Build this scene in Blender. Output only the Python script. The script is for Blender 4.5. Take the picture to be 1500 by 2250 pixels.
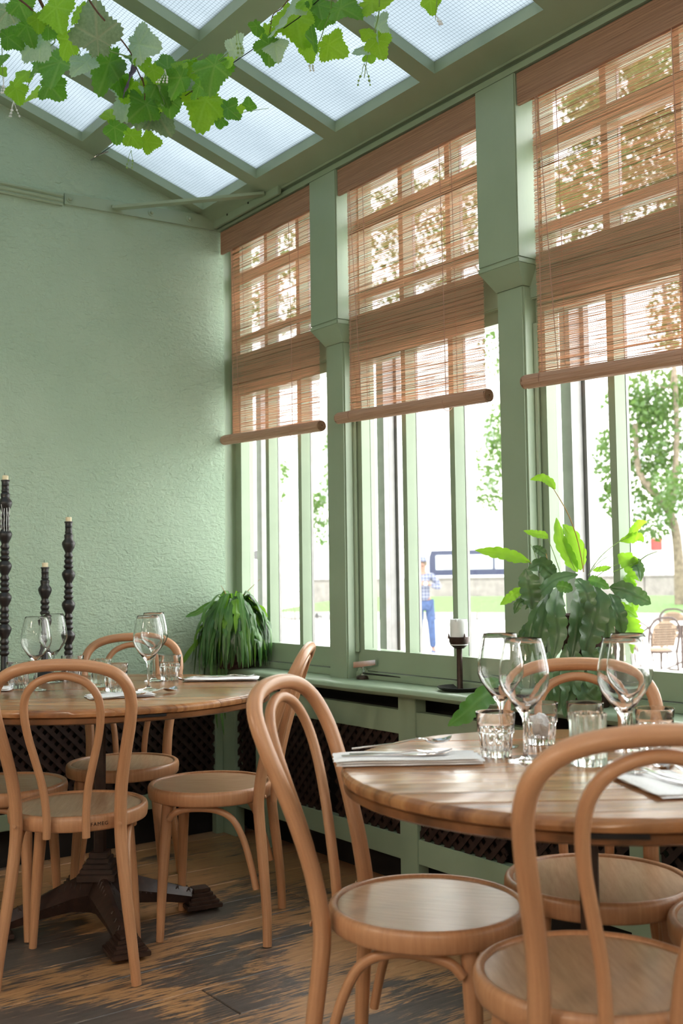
import bpy, bmesh, math, random
from mathutils import Vector, Matrix, noise as mnoise

for o in list(bpy.data.objects):
    bpy.data.objects.remove(o)
C = bpy.context.scene.collection
S = bpy.context.scene
PI = math.pi
random.seed(7)

# ------------------------------------------------------------------ camera
F_PX = 2334.35
YAW, PITCH, ROLL = (math.radians(a) for a in (36.35652, 3.54314, -0.77898))
CAM = Vector((0, 0, 1.12))
_f = Vector((math.sin(YAW) * math.cos(PITCH), math.cos(YAW) * math.cos(PITCH), math.sin(PITCH)))
_r0 = Vector((math.cos(YAW), -math.sin(YAW), 0))
_u0 = _r0.cross(_f)
_r = _r0 * math.cos(ROLL) + _u0 * math.sin(ROLL)
_u = -_r0 * math.sin(ROLL) + _u0 * math.cos(ROLL)
cam = bpy.data.objects.new('camera', bpy.data.cameras.new('camera'))
C.objects.link(cam)
cam.matrix_world = Matrix(((_r.x, _u.x, -_f.x, CAM.x), (_r.y, _u.y, -_f.y, CAM.y), (_r.z, _u.z, -_f.z, CAM.z), (0, 0, 0, 1)))
cam.data.sensor_fit = 'HORIZONTAL'
cam.data.sensor_width = 24
cam.data.lens = F_PX * 24 / 1500
cam.data.clip_start = 0.05
cam.data.clip_end = 400
cam.data.dof.use_dof = True
cam.data.dof.focus_distance = 3.3
cam.data.dof.aperture_fstop = 4.5
S.camera = cam

# ------------------------------------------------------------------ world, exposure
W = bpy.data.worlds.new('sky')
S.world = W
W.use_nodes = True
_bg = W.node_tree.nodes['Background']
_bg.inputs[0].default_value = (1.0, 0.985, 0.965, 1)
_bg.inputs[1].default_value = 4.4
S.view_settings.view_transform = 'Standard'
S.view_settings.look = 'None'
S.view_settings.gamma = 1
S.view_settings.use_curve_mapping = False
S.view_settings.exposure = 1.0
S.cycles.max_bounces = 14
S.cycles.transparent_max_bounces = 24
S.cycles.transmission_bounces = 14
S.cycles.diffuse_bounces = 6
S.cycles.use_denoising = True
S.cycles.sample_clamp_indirect = 8


def ray(px, py):
    return _r * ((px - 750) / F_PX) - _u * ((py - 1125) / F_PX) + _f


def at(px, py, x=None, y=None, z=None, d=None):
    """World point seen at a photograph pixel, on a plane or at a depth."""
    r = ray(px, py)
    if x is not None: t = (x - CAM.x) / r.x
    elif y is not None: t = (y - CAM.y) / r.y
    elif z is not None: t = (z - CAM.z) / r.z
    else: t = d
    return CAM + r * t


# ------------------------------------------------------------------ materials
def new_mat(name):
    m = bpy.data.materials.new(name)
    m.use_nodes = True
    nt = m.node_tree
    return m, nt, nt.nodes['Principled BSDF'], nt.nodes['Material Output']


def N(nt, kind, **kw):
    n = nt.nodes.new(kind)
    for k, v in kw.items():
        if k.startswith('i_'):
            n.inputs[k[2:].replace('_', ' ')].default_value = v
        else:
            setattr(n, k, v)
    return n


def L(nt, a, b):
    nt.links.new(a, b)


def ramp(nt, fac, stops, mode='LINEAR'):
    n = N(nt, 'ShaderNodeValToRGB')
    e = n.color_ramp.elements
    n.color_ramp.interpolation = mode
    while len(e) < len(stops): e.new(0.5)
    for i, (p, c) in enumerate(stops):
        e[i].position = p
        e[i].color = (*c, 1) if len(c) == 3 else c
    L(nt, fac, n.inputs[0])
    return n


def coords(nt, kind='Object', scale=(1, 1, 1)):
    tc = N(nt, 'ShaderNodeTexCoord')
    mp = N(nt, 'ShaderNodeMapping')
    mp.inputs['Scale'].default_value = scale
    L(nt, tc.outputs[kind], mp.inputs[0])
    return mp.outputs[0]


def noise(nt, co, scale=5, detail=4, rough=0.5, dist=0):
    n = N(nt, 'ShaderNodeTexNoise')
    n.inputs['Scale'].default_value = scale
    n.inputs['Detail'].default_value = detail
    n.inputs['Roughness'].default_value = rough
    n.inputs['Distortion'].default_value = dist
    L(nt, co, n.inputs['Vector'])
    return n.outputs[0]


def mixc(nt, fac, a, b, mode='MIX'):
    n = N(nt, 'ShaderNodeMix', data_type='RGBA', blend_type=mode)
    if isinstance(fac, (int, float)): n.inputs[0].default_value = fac
    else: L(nt, fac, n.inputs[0])
    for i, v in ((6, a), (7, b)):
        if isinstance(v, tuple): n.inputs[i].default_value = (*v, 1)
        else: L(nt, v, n.inputs[i])
    return n.outputs[2]


def math_n(nt, op, a, b=None):
    n = N(nt, 'ShaderNodeMath', operation=op)
    for i, v in ((0, a), (1, b)):
        if v is None: continue
        if isinstance(v, (int, float)): n.inputs[i].default_value = v
        else: L(nt, v, n.inputs[i])
    return n.outputs[0]


def bump(nt, bs, h, strength=0.3, dist=0.01):
    b = N(nt, 'ShaderNodeBump')
    b.inputs['Strength'].default_value = strength
    b.inputs['Distance'].default_value = dist
    L(nt, h, b.inputs['Height'])
    L(nt, b.outputs[0], bs.inputs['Normal'])


def plain(name, col, rough=0.5, metal=0.0, var=0.12, scale=20, spec=0.5, bmp=0.0):
    m, nt, bs, out = new_mat(name)
    co = coords(nt)
    n = noise(nt, co, scale, 5)
    d = tuple(max(0, c * (1 - var)) for c in col)
    l = tuple(min(1, c * (1 + var)) for c in col)
    L(nt, ramp(nt, n, [(0.3, d), (0.7, l)]).outputs[0], bs.inputs['Base Color'])
    bs.inputs['Roughness'].default_value = rough
    bs.inputs['Metallic'].default_value = metal
    bs.inputs['Specular IOR Level'].default_value = spec
    if bmp: bump(nt, bs, n, bmp, 0.004)
    return m


def translucent_mix(nt, bs, out, colsock, fac):
    t = N(nt, 'ShaderNodeBsdfTranslucent')
    if isinstance(colsock, tuple): t.inputs[0].default_value = (*colsock, 1)
    else: L(nt, colsock, t.inputs[0])
    mx = N(nt, 'ShaderNodeMixShader')
    mx.inputs[0].default_value = fac
    L(nt, bs.outputs[0], mx.inputs[1])
    L(nt, t.outputs[0], mx.inputs[2])
    L(nt, mx.outputs[0], out.inputs[0])


def m_plaster():
    m, nt, bs, out = new_mat('green_plaster')
    co = coords(nt)
    a = noise(nt, co, 1.3, 4, 0.6)
    c1 = ramp(nt, a, [(0.3, (0.375, 0.515, 0.38)), (0.55, (0.435, 0.575, 0.435)), (0.75, (0.50, 0.64, 0.495))]).outputs[0]
    L(nt, c1, bs.inputs['Base Color'])
    bs.inputs['Roughness'].default_value = 0.62
    g = noise(nt, co, 70, 6, 0.7)
    w = noise(nt, coords(nt, 'Object', (14, 14, 30)), 1.6, 4, 0.6, 1.2)
    h = math_n(nt, 'ADD', math_n(nt, 'MULTIPLY', g, 0.6), math_n(nt, 'MULTIPLY', w, 0.8))
    bump(nt, bs, h, 1.0, 0.014)
    return m


def m_paint():
    m, nt, bs, out = new_mat('green_gloss_paint')
    co = coords(nt)
    n = noise(nt, co, 6, 5)
    L(nt, ramp(nt, n, [(0.3, (0.262, 0.340, 0.236)), (0.7, (0.292, 0.374, 0.264))]).outputs[0], bs.inputs['Base Color'])
    bs.inputs['Roughness'].default_value = 0.36
    b = noise(nt, coords(nt, 'Object', (60, 60, 12)), 1.0, 4)
    bump(nt, bs, b, 0.12, 0.003)
    return m


def m_beech(name, dark, light, rough=0.33):
    m, nt, bs, out = new_mat(name)
    u = noise(nt, coords(nt, 'UV', (26, 2.6, 1)), 3.0, 6, 0.62)
    sp = noise(nt, coords(nt, 'Object', (1, 1, 1)), 420, 2, 0.5)
    c = ramp(nt, u, [(0.25, dark), (0.75, light)]).outputs[0]
    c = mixc(nt, math_n(nt, 'MULTIPLY', ramp(nt, sp, [(0.58, (0, 0, 0)), (0.72, (1, 1, 1))]).outputs[0], 0.22), c, tuple(v * 0.6 for v in dark))
    L(nt, c, bs.inputs['Base Color'])
    bs.inputs['Roughness'].default_value = rough
    return m


def m_tabletop():
    m, nt, bs, out = new_mat('varnished_reclaimed_wood')
    oi = N(nt, 'ShaderNodeObjectInfo')
    tc = N(nt, 'ShaderNodeTexCoord')
    mp = N(nt, 'ShaderNodeMapping')
    L(nt, tc.outputs['UV'], mp.inputs[0])
    mp.inputs['Scale'].default_value = (3.0, 26, 1)
    cmb = N(nt, 'ShaderNodeCombineXYZ')
    L(nt, math_n(nt, 'MULTIPLY', oi.outputs['Random'], 40), cmb.inputs[0])
    L(nt, cmb.outputs[0], mp.inputs['Location'])
    g = noise(nt, mp.outputs[0], 1.6, 7, 0.6, 0.5)
    c = ramp(nt, g, [(0.22, (0.10, 0.034, 0.011)), (0.42, (0.27, 0.105, 0.033)), (0.62, (0.41, 0.18, 0.06)), (0.85, (0.54, 0.27, 0.105))]).outputs[0]
    hv = N(nt, 'ShaderNodeHueSaturation')
    hv.inputs['Saturation'].default_value = 0.95
    L(nt, math_n(nt, 'ADD', math_n(nt, 'MULTIPLY', oi.outputs['Random'], 0.5), 0.72), hv.inputs['Value'])
    L(nt, c, hv.inputs['Color'])
    st = noise(nt, mp.outputs[0], 0.55, 3, 0.5, 0.8)
    sk = ramp(nt, st, [(0.62, (0, 0, 0)), (0.72, (1, 1, 1))]).outputs[0]
    cc = mixc(nt, math_n(nt, 'MULTIPLY', sk, 0.75), hv.outputs[0], (0.03, 0.018, 0.012))
    L(nt, cc, bs.inputs['Base Color'])
    bs.inputs['Roughness'].default_value = 0.24
    bs.inputs['Specular IOR Level'].default_value = 0.42
    bs.inputs['Coat Weight'].default_value = 0.12
    bs.inputs['Coat Roughness'].default_value = 0.12
    bump(nt, bs, g, 0.08, 0.002)
    return m


def m_floor():
    m, nt, bs, out = new_mat('worn_floorboard')
    oi = N(nt, 'ShaderNodeObjectInfo')
    geo = N(nt, 'ShaderNodeNewGeometry')
    mp = N(nt, 'ShaderNodeMapping')
    L(nt, geo.outputs['Position'], mp.inputs[0])
    mp.inputs['Scale'].default_value = (3.2, 34, 1)
    g = noise(nt, mp.outputs[0], 2.6, 10, 0.74, 0.5)
    mp2 = N(nt, 'ShaderNodeMapping')
    L(nt, geo.outputs['Position'], mp2.inputs[0])
    mp2.inputs['Scale'].default_value = (1.1, 2.0, 1)
    big = noise(nt, mp2.outputs[0], 1.5, 5, 0.6, 0.4)
    sep = N(nt, 'ShaderNodeSeparateXYZ')
    L(nt, geo.outputs['Position'], sep.inputs[0])
    # boards near the window wall have lost most of their dark stain
    wear = math_n(nt, 'ADD', math_n(nt, 'MULTIPLY', sep.outputs[0], 0.075), math_n(nt, 'MULTIPLY', sep.outputs[1], 0.035))
    s = math_n(nt, 'ADD', math_n(nt, 'ADD', math_n(nt, 'MULTIPLY', g, 0.55), math_n(nt, 'MULTIPLY', big, 0.75)), wear)
    s = math_n(nt, 'ADD', s, math_n(nt, 'MULTIPLY', oi.outputs['Random'], 0.06))
    wood = ramp(nt, g, [(0.3, (0.24, 0.105, 0.04)), (0.7, (0.50, 0.28, 0.13))]).outputs[0]
    stain = ramp(nt, g, [(0.3, (0.045, 0.036, 0.032)), (0.7, (0.135, 0.108, 0.092))]).outputs[0]
    k = ramp(nt, s, [(0.875, (0, 0, 0)), (0.93, (1, 1, 1))]).outputs[0]
    L(nt, mixc(nt, k, stain, wood), bs.inputs['Base Color'])
    L(nt, math_n(nt, 'ADD', math_n(nt, 'MULTIPLY', g, 0.25), 0.26), bs.inputs['Roughness'])
    bump(nt, bs, g, 0.25, 0.003)
    return m


def m_reed(name, dark, light, trans):
    m, nt, bs, out = new_mat(name)
    geo = N(nt, 'ShaderNodeNewGeometry')
    mp = N(nt, 'ShaderNodeMapping')
    L(nt, geo.outputs['Position'], mp.inputs[0])
    mp.inputs['Scale'].default_value = (3, 5, 520)
    n = noise(nt, mp.outputs[0], 1.0, 4, 0.6)
    c = ramp(nt, n, [(0.3, dark), (0.7, light)]).outputs[0]
    L(nt, c, bs.inputs['Base Color'])
    bs.inputs['Roughness'].default_value = 0.6
    bump(nt, bs, n, 0.5, 0.002)
    translucent_mix(nt, bs, out, c, trans)
    return m


def m_clear(name, tint=(0.92, 0.935, 0.93), gloss=0.07):
    m, nt, bs, out = new_mat(name)
    nt.nodes.remove(bs)
    t = N(nt, 'ShaderNodeBsdfTransparent')
    t.inputs[0].default_value = (*tint, 1)
    g = N(nt, 'ShaderNodeBsdfGlossy')
    g.inputs['Roughness'].default_value = 0.02
    lw = N(nt, 'ShaderNodeLayerWeight')
    lw.inputs[0].default_value = 0.5
    mx = N(nt, 'ShaderNodeMixShader')
    n = noise(nt, coords(nt), 3, 3)
    fr = math_n(nt, 'ADD', math_n(nt, 'MULTIPLY', math_n(nt, 'POWER', lw.outputs['Facing'], 5), 0.6), 0.02)
    L(nt, math_n(nt, 'ADD', fr, math_n(nt, 'MULTIPLY', n, 0.01)), mx.inputs[0])
    L(nt, t.outputs[0], mx.inputs[1])
    L(nt, g.outputs[0], mx.inputs[2])
    L(nt, mx.outputs[0], out.inputs[0])
    return m


def m_wired():
    m, nt, bs, out = new_mat('wired_skylight_glass')
    nt.nodes.remove(bs)
    tc = N(nt, 'ShaderNodeTexCoord')
    sp = N(nt, 'ShaderNodeSeparateXYZ')
    L(nt, tc.outputs['Object'], sp.inputs[0])
    masks = []
    for i in (0, 1):
        fr = math_n(nt, 'FRACT', math_n(nt, 'MULTIPLY', sp.outputs[i], 1 / 0.0127))
        masks.append(math_n(nt, 'LESS_THAN', fr, 0.07))
    wire = math_n(nt, 'MAXIMUM', masks[0], masks[1])
    dirt = noise(nt, coords(nt), 2.2, 4)
    tr = N(nt, 'ShaderNodeBsdfTranslucent')
    c = ramp(nt, dirt, [(0.3, (0.42, 0.475, 0.51)), (0.7, (0.55, 0.605, 0.64))]).outputs[0]
    L(nt, mixc(nt, wire, c, (0.10, 0.12, 0.13)), tr.inputs[0])
    tp = N(nt, 'ShaderNodeBsdfTransparent')
    L(nt, mixc(nt, wire, (0.15, 0.165, 0.175), (0.0, 0.0, 0.0)), tp.inputs[0])
    ad = N(nt, 'ShaderNodeMixShader')
    ad.inputs[0].default_value = 0.5
    L(nt, tr.outputs[0], ad.inputs[1])
    L(nt, tp.outputs[0], ad.inputs[2])
    L(nt, ad.outputs[0], out.inputs[0])
    return m


def m_glass(name, tint=(1, 1, 1), rough=0.0, ior=1.48):
    m, nt, bs, out = new_mat(name)
    nt.nodes.remove(bs)
    g = N(nt, 'ShaderNodeBsdfGlass')
    n = noise(nt, coords(nt), 30, 2)
    L(nt, ramp(nt, n, [(0.3, tuple(v * 0.985 for v in tint)), (0.7, tint)]).outputs[0], g.inputs[0])
    g.inputs['Roughness'].default_value = rough
    g.inputs['IOR'].default_value = ior
    L(nt, g.outputs[0], out.inputs[0])
    return m


def m_leaf(name, dark, light, vein, trans, tcol, rough=0.42, nveins=6):
    m, nt, bs, out = new_mat(name)
    oi = N(nt, 'ShaderNodeObjectInfo')
    co = coords(nt)
    n = noise(nt, co, 18, 4)
    c = ramp(nt, n, [(0.3, dark), (0.7, light)]).outputs[0]
    tc = N(nt, 'ShaderNodeTexCoord')
    sp = N(nt, 'ShaderNodeSeparateXYZ')
    L(nt, tc.outputs['UV'], sp.inputs[0])
    fr = math_n(nt, 'ABSOLUTE', math_n(nt, 'SUBTRACT', math_n(nt, 'FRACT', math_n(nt, 'MULTIPLY', sp.outputs[0], nveins)), 0.5))
    vm = ramp(nt, math_n(nt, 'MULTIPLY', fr, sp.outputs[1]), [(0.0, (1, 1, 1)), (0.035, (0, 0, 0))]).outputs[0]
    c2 = mixc(nt, math_n(nt, 'MULTIPLY', vm, 0.6), c, vein)
    hv = N(nt, 'ShaderNodeHueSaturation')
    L(nt, math_n(nt, 'ADD', math_n(nt, 'MULTIPLY', oi.outputs['Random'], 0.5), 0.75), hv.inputs['Value'])
    L(nt, c2, hv.inputs['Color'])
    L(nt, hv.outputs[0], bs.inputs['Base Color'])
    bs.inputs['Roughness'].default_value = rough
    bump(nt, bs, math_n(nt, 'ADD', n, vm), 0.3, 0.004)
    translucent_mix(nt, bs, out, mixc(nt, 0.35, tcol, hv.outputs[0]), trans)
    return m


M = {}
M['plaster'] = m_plaster()
M['paint'] = m_paint()
M['cream'] = plain('cream_plaster', (0.74, 0.66, 0.55), 0.8, 0, 0.06, 4)
M['beech'] = m_beech('beech_bentwood', (0.41, 0.19, 0.092), (0.57, 0.30, 0.158))
M['seat'] = m_beech('beech_veneer', (0.43, 0.25, 0.145), (0.58, 0.37, 0.225), 0.26)
M['table'] = m_tabletop()
M['table_edge'] = plain('dark_table_edge', (0.17, 0.07, 0.028), 0.3, 0, 0.5, 14)
M['iron'] = plain('brown_cast_iron', (0.042, 0.020, 0.014), 0.42, 0.1, 0.3, 40, 0.6, 0.2)
M['floor'] = m_floor()
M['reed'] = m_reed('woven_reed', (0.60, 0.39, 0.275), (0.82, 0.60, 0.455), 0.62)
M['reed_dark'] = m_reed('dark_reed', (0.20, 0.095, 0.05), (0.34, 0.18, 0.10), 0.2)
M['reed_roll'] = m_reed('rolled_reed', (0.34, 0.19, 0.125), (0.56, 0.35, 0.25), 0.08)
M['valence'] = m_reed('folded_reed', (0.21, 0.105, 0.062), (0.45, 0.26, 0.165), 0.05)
M['cord'] = plain('tan_cord', (0.42, 0.25, 0.19), 0.7)
M['pane'] = m_clear('window_glass')
M['wired'] = m_wired()
M['glass'] = m_glass('clear_drinking_glass')


M['bowl_glass'] = m_glass('blown_crystal', (1, 1, 1), 0.0, 1.36)
M['votive'] = m_glass('frosted_votive_glass', (0.97, 0.99, 0.97), 0.12)
M['grey_metal'] = plain('grey_aluminium', (0.25, 0.245, 0.24), 0.4, 0.3)
M['dark_metal'] = plain('black_metal', (0.016, 0.014, 0.014), 0.38, 0.2, 0.3, 60, 0.5, 0.3)
M['bronze'] = plain('dark_bronze', (0.045, 0.025, 0.02), 0.4, 0.4, 0.3, 60)
M['steel'] = plain('polished_steel', (0.72, 0.72, 0.74), 0.12, 1.0, 0.03)
M['black_wood'] = plain('black_turned_wood', (0.016, 0.014, 0.015), 0.34, 0, 0.3, 30, 0.5, 0.15)
M['wax'] = plain('ivory_wax', (0.80, 0.70, 0.48), 0.45, 0, 0.06)
M['white_wax'] = plain('white_wax', (0.80, 0.82, 0.84), 0.4, 0, 0.04)
M['wick'] = plain('burnt_wick', (0.02, 0.018, 0.016), 0.9)
M['linen'] = plain('white_linen', (0.86, 0.845, 0.85), 0.85, 0, 0.05, 300, 0.2, 0.35)
M['lattice'] = plain('dark_brown_lattice', (0.030, 0.015, 0.012), 0.5, 0, 0.45, 25, 0.4)
M['void'] = plain('recess_shade_black', (0.010, 0.007, 0.006), 0.9, 0, 0.2)  # near-black stands in for the shade in recesses and gaps
M['vine_leaf'] = m_leaf('grape_leaf_green', (0.07, 0.20, 0.03), (0.12, 0.30, 0.05), (0.30, 0.45, 0.12), 0.5, (0.26, 0.62, 0.03))
M['vine_bright'] = m_leaf('grape_leaf_bright', (0.16, 0.36, 0.03), (0.24, 0.46, 0.06), (0.34, 0.55, 0.10), 0.62, (0.50, 0.85, 0.02))
M['vine_pale'] = m_leaf('grape_leaf_underside', (0.36, 0.50, 0.38), (0.46, 0.58, 0.48), (0.50, 0.65, 0.40), 0.35, (0.40, 0.70, 0.30), 0.7)
M['vine_grey'] = m_leaf('grape_leaf_olive', (0.20, 0.31, 0.18), (0.30, 0.42, 0.27), (0.45, 0.44, 0.30), 0.25, (0.36, 0.50, 0.18), 0.8)
M['vine_purple'] = m_leaf('grape_leaf_purple', (0.10, 0.06, 0.13), (0.16, 0.10, 0.19), (0.2, 0.1, 0.2), 0.1, (0.2, 0.1, 0.25), 0.7)
M['vine_stem'] = plain('vine_stem', (0.15, 0.075, 0.05), 0.7, 0, 0.35, 60)
M['green_stem'] = plain('green_stem', (0.26, 0.42, 0.12), 0.6)
M['cactus'] = m_leaf('strap_leaf', (0.06, 0.17, 0.04), (0.13, 0.28, 0.08), (0.16, 0.30, 0.10), 0.25, (0.20, 0.48, 0.04), 0.33, 1)
M['cactus_deep'] = m_leaf('strap_leaf_deep', (0.022, 0.075, 0.018), (0.055, 0.14, 0.04), (0.08, 0.18, 0.06), 0.15, (0.12, 0.30, 0.03), 0.27, 1)
M['cactus_bright'] = m_leaf('strap_leaf_bright', (0.13, 0.30, 0.03), (0.22, 0.44, 0.06), (0.16, 0.30, 0.05), 0.5, (0.40, 0.75, 0.03), 0.4, 1)
M['broad'] = m_leaf('broad_strap_leaf', (0.06, 0.125, 0.055), (0.125, 0.21, 0.10), (0.035, 0.075, 0.035), 0.13, (0.16, 0.36, 0.05), 0.27, 1)
M['tip'] = plain('brown_leaf_tip', (0.40, 0.24, 0.08), 0.7)
M['pot'] = plain('dark_brown_pot', (0.055, 0.026, 0.021), 0.75, 0, 0.35, 70, 0.3, 0.5)
M['soil'] = plain('potting_soil', (0.03, 0.02, 0.015), 0.95, 0, 0.4, 60, 0.2, 0.8)
M['paving'] = plain('pale_paving', (0.62, 0.60, 0.57), 0.8, 0, 0.08, 2)
M['concrete'] = plain('pale_concrete', (0.17, 0.16, 0.145), 0.85, 0, 0.2, 3)
M['lawn'] = plain('lawn_green', (0.06, 0.13, 0.02), 0.9, 0, 0.25, 6)
M['render_white'] = plain('pale_render', (0.80, 0.79, 0.77), 0.8, 0, 0.05, 3)
M['far_glass'] = plain('far_window_glass', (0.42, 0.45, 0.48), 0.2, 0, 0.2, 2)
M['red_sign'] = plain('red_sign_board', (0.3, 0.03, 0.025), 0.6)
M['bark'] = plain('plane_bark', (0.15, 0.12, 0.085), 0.9, 0, 0.35, 8)
M['tree_leaf'] = m_leaf('tree_leaf', (0.04, 0.10, 0.02), (0.10, 0.19, 0.045), (0.10, 0.2, 0.06), 0.4, (0.15, 0.24, 0.03), 0.6)
M['van_blue'] = plain('navy_van_paint', (0.010, 0.016, 0.05), 0.3, 0, 0.1)
M['rattan'] = plain('rattan_cane', (0.035, 0.018, 0.014), 0.55, 0, 0.3, 40)
M['weave'] = plain('cream_weave', (0.20, 0.14, 0.095), 0.7)
M['denim'] = plain('blue_denim', (0.035, 0.06, 0.14), 0.9, 0, 0.35, 25)
M['skin'] = plain('skin', (0.22, 0.12, 0.085), 0.55, 0, 0.05)
M['shoe'] = plain('navy_shoe', (0.05, 0.07, 0.14), 0.7)
M['white_plate'] = plain('chipped_white', (0.7, 0.72, 0.7), 0.4)


def m_plaid():
    m, nt, bs, out = new_mat('plaid_shirt')
    tc = N(nt, 'ShaderNodeTexCoord')
    sp = N(nt, 'ShaderNodeSeparateXYZ')
    L(nt, tc.outputs['Object'], sp.inputs[0])
    a = math_n(nt, 'LESS_THAN', math_n(nt, 'FRACT', math_n(nt, 'MULTIPLY', sp.outputs[0], 16)), 0.4)
    b = math_n(nt, 'LESS_THAN', math_n(nt, 'FRACT', math_n(nt, 'MULTIPLY', sp.outputs[2], 16)), 0.4)
    c = mixc(nt, math_n(nt, 'MULTIPLY', math_n(nt, 'ADD', a, b), 0.5), (0.18, 0.19, 0.23), (0.04, 0.05, 0.11))
    L(nt, c, bs.inputs['Base Color'])
    bs.inputs['Roughness'].default_value = 0.9
    return m


M['plaid'] = m_plaid()


# ------------------------------------------------------------------ mesh helpers
def catmull(pts, n):
    """Resample a polyline smoothly; items are tuples of any length."""
    P = [Vector(p) if len(p) <= 4 else p for p in pts]
    P = [tuple(p) for p in pts]
    k = len(P)
    out = []
    for i in range(n):
        t = i / (n - 1) * (k - 1)
        j = min(int(t), k - 2)
        u = t - j
        p0, p1, p2, p3 = P[max(j - 1, 0)], P[j], P[j + 1], P[min(j + 2, k - 1)]
        out.append(tuple(0.5 * (2 * b + (c - a) * u + (2 * a - 5 * b + 4 * c - d) * u * u + (3 * b - a - 3 * c + d) * u ** 3) for a, b, c, d in zip(p0, p1, p2, p3)))
    return out


class MB:
    def __init__(s):
        s.v, s.f, s.uv = [], [], []

    def add(s, vs, fs, uvs=None):
        o = len(s.v)
        s.v += [tuple(p) for p in vs]
        for i, f in enumerate(fs):
            s.f.append([j + o for j in f])
            s.uv.append([uvs[j] for j in f] if uvs else [(0, 0)] * len(f))
        return s

    def box(s, x0, x1, y0, y1, z0, z1, b=0.0):
        if b <= 0:
            vs = [(x, y, z) for z in (z0, z1) for y in (y0, y1) for x in (x0, x1)]
            return s.add(vs, [(0, 2, 3, 1), (4, 5, 7, 6), (0, 1, 5, 4), (2, 6, 7, 3), (0, 4, 6, 2), (1, 3, 7, 5)],
                         [(p[0] + p[2], p[1] + p[2]) for p in vs])
        bm = bmesh.new()
        bmesh.ops.create_cube(bm, size=1)
        for v in bm.verts:
            v.co = Vector(((x0 + x1) / 2 + v.co.x * (x1 - x0), (y0 + y1) / 2 + v.co.y * (y1 - y0), (z0 + z1) / 2 + v.co.z * (z1 - z0)))
        bmesh.ops.bevel(bm, geom=bm.edges[:], offset=b, segments=2, affect='EDGES')
        vs = [tuple(v.co) for v in bm.verts]
        bm.verts.index_update()
        fs = [[v.index for v in f.verts] for f in bm.faces]
        bm.free()
        return s.add(vs, fs, [(p[0] + p[2], p[1] + p[2]) for p in vs])

    def hexa(s, v8):
        return s.add(v8, [(0, 3, 2, 1), (4, 5, 6, 7), (0, 1, 5, 4), (1, 2, 6, 5), (2, 3, 7, 6), (3, 0, 4, 7)])

    def tube(s, pts, rad, segs=8, n=None, caps=True, flat=None):
        if not isinstance(rad, (list, tuple)): rad = [rad] * len(pts)
        q = [tuple(p) + (r,) for p, r in zip(pts, rad)]
        if n: q = catmull(q, n)
        P = [Vector(p[:3]) for p in q]
        R = [p[3] for p in q]
        k = len(P)
        nrm = None
        vs, uvs = [], []
        ln = 0
        for i in range(k):
            t = (P[min(i + 1, k - 1)] - P[max(i - 1, 0)])
            if t.length < 1e-9: t = Vector((0, 0, 1))
            t.normalize()
            if nrm is None:
                a = Vector((0, 0, 1)) if abs(t.z) < 0.9 else Vector((1, 0, 0))
                nrm = (a - t * a.dot(t)).normalized()
            else:
                nrm = nrm - t * nrm.dot(t)
                nrm = nrm.normalized() if nrm.length > 1e-6 else t.orthogonal().normalized()
            bn = t.cross(nrm)
            if i: ln += (P[i] - P[i - 1]).length
            for j in range(segs):
                a = 2 * PI * j / segs
                w = flat if flat else 1.0
                vs.append(P[i] + nrm * (math.cos(a) * R[i]) + bn * (math.sin(a) * R[i] * w))
                uvs.append((abs(j / segs * 2 - 1) * 0.12, ln))
        fs = []
        for i in range(k - 1):
            for j in range(segs):
                a, b = i * segs + j, i * segs + (j + 1) % segs
                fs.append((a, b, b + segs, a + segs))
        if caps:
            fs.append(tuple(reversed(range(segs))))
            fs.append(tuple(range((k - 1) * segs, k * segs)))
        return s.add(vs, fs, uvs)

    def lathe(s, prof, segs=32, o=(0, 0, 0), mod=None):
        vs, uvs, rows = [], [], []
        ln = 0
        for i, (r, z) in enumerate(prof):
            if i: ln += math.hypot(r - prof[i - 1][0], z - prof[i - 1][1])
            if r < 1e-6:
                rows.append([len(vs)])
                vs.append((o[0], o[1], o[2] + z))
                uvs.append((0, ln))
            else:
                row = []
                for j in range(segs):
                    a = 2 * PI * j / segs
                    k = mod(a, z, i) if mod else 1
                    row.append(len(vs))
                    vs.append((o[0] + r * k * math.cos(a), o[1] + r * k * math.sin(a), o[2] + z))
                    uvs.append((abs(j / segs * 2 - 1), ln))
                rows.append(row)
        fs = []
        for a, b in zip(rows, rows[1:]):
            for j in range(segs):
                k = (j + 1) % segs
                if len(a) == 1 and len(b) == 1: continue
                if len(a) == 1: fs.append((a[0], b[k], b[j]))
                elif len(b) == 1: fs.append((a[j], a[k], b[0]))
                else: fs.append((a[j], a[k], b[k], b[j]))
        return s.add(vs, fs, uvs)

    def grid(s, rows, uvs=None):
        m = len(rows[0])
        vs = [p for r in rows for p in r]
        fs = [(i * m + j, i * m + j + 1, (i + 1) * m + j + 1, (i + 1) * m + j) for i in range(len(rows) - 1) for j in range(m - 1)]
        return s.add(vs, fs, [u for r in uvs for u in r] if uvs else None)

    def mesh(s, name, mat, sharp=38):
        me = bpy.data.meshes.new(name)
        me.from_pydata(s.v, [], s.f)
        ul = me.uv_layers.new(name='uv')
        flat = [c for f in s.uv for u in f for c in u]
        ul.data.foreach_set('uv', flat)
        me.polygons.foreach_set('use_smooth', [True] * len(me.polygons))
        me.set_sharp_from_angle(angle=math.radians(sharp))
        if mat is not None: me.materials.append(mat)
        me.update()
        return me

    def build(s, name, mat, parent=None, sharp=38, loc=None):
        o = bpy.data.objects.new(name, s.mesh(name, mat, sharp))
        C.objects.link(o)
        if parent is not None: o.parent = parent
        if loc: o.location = loc
        return o


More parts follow.
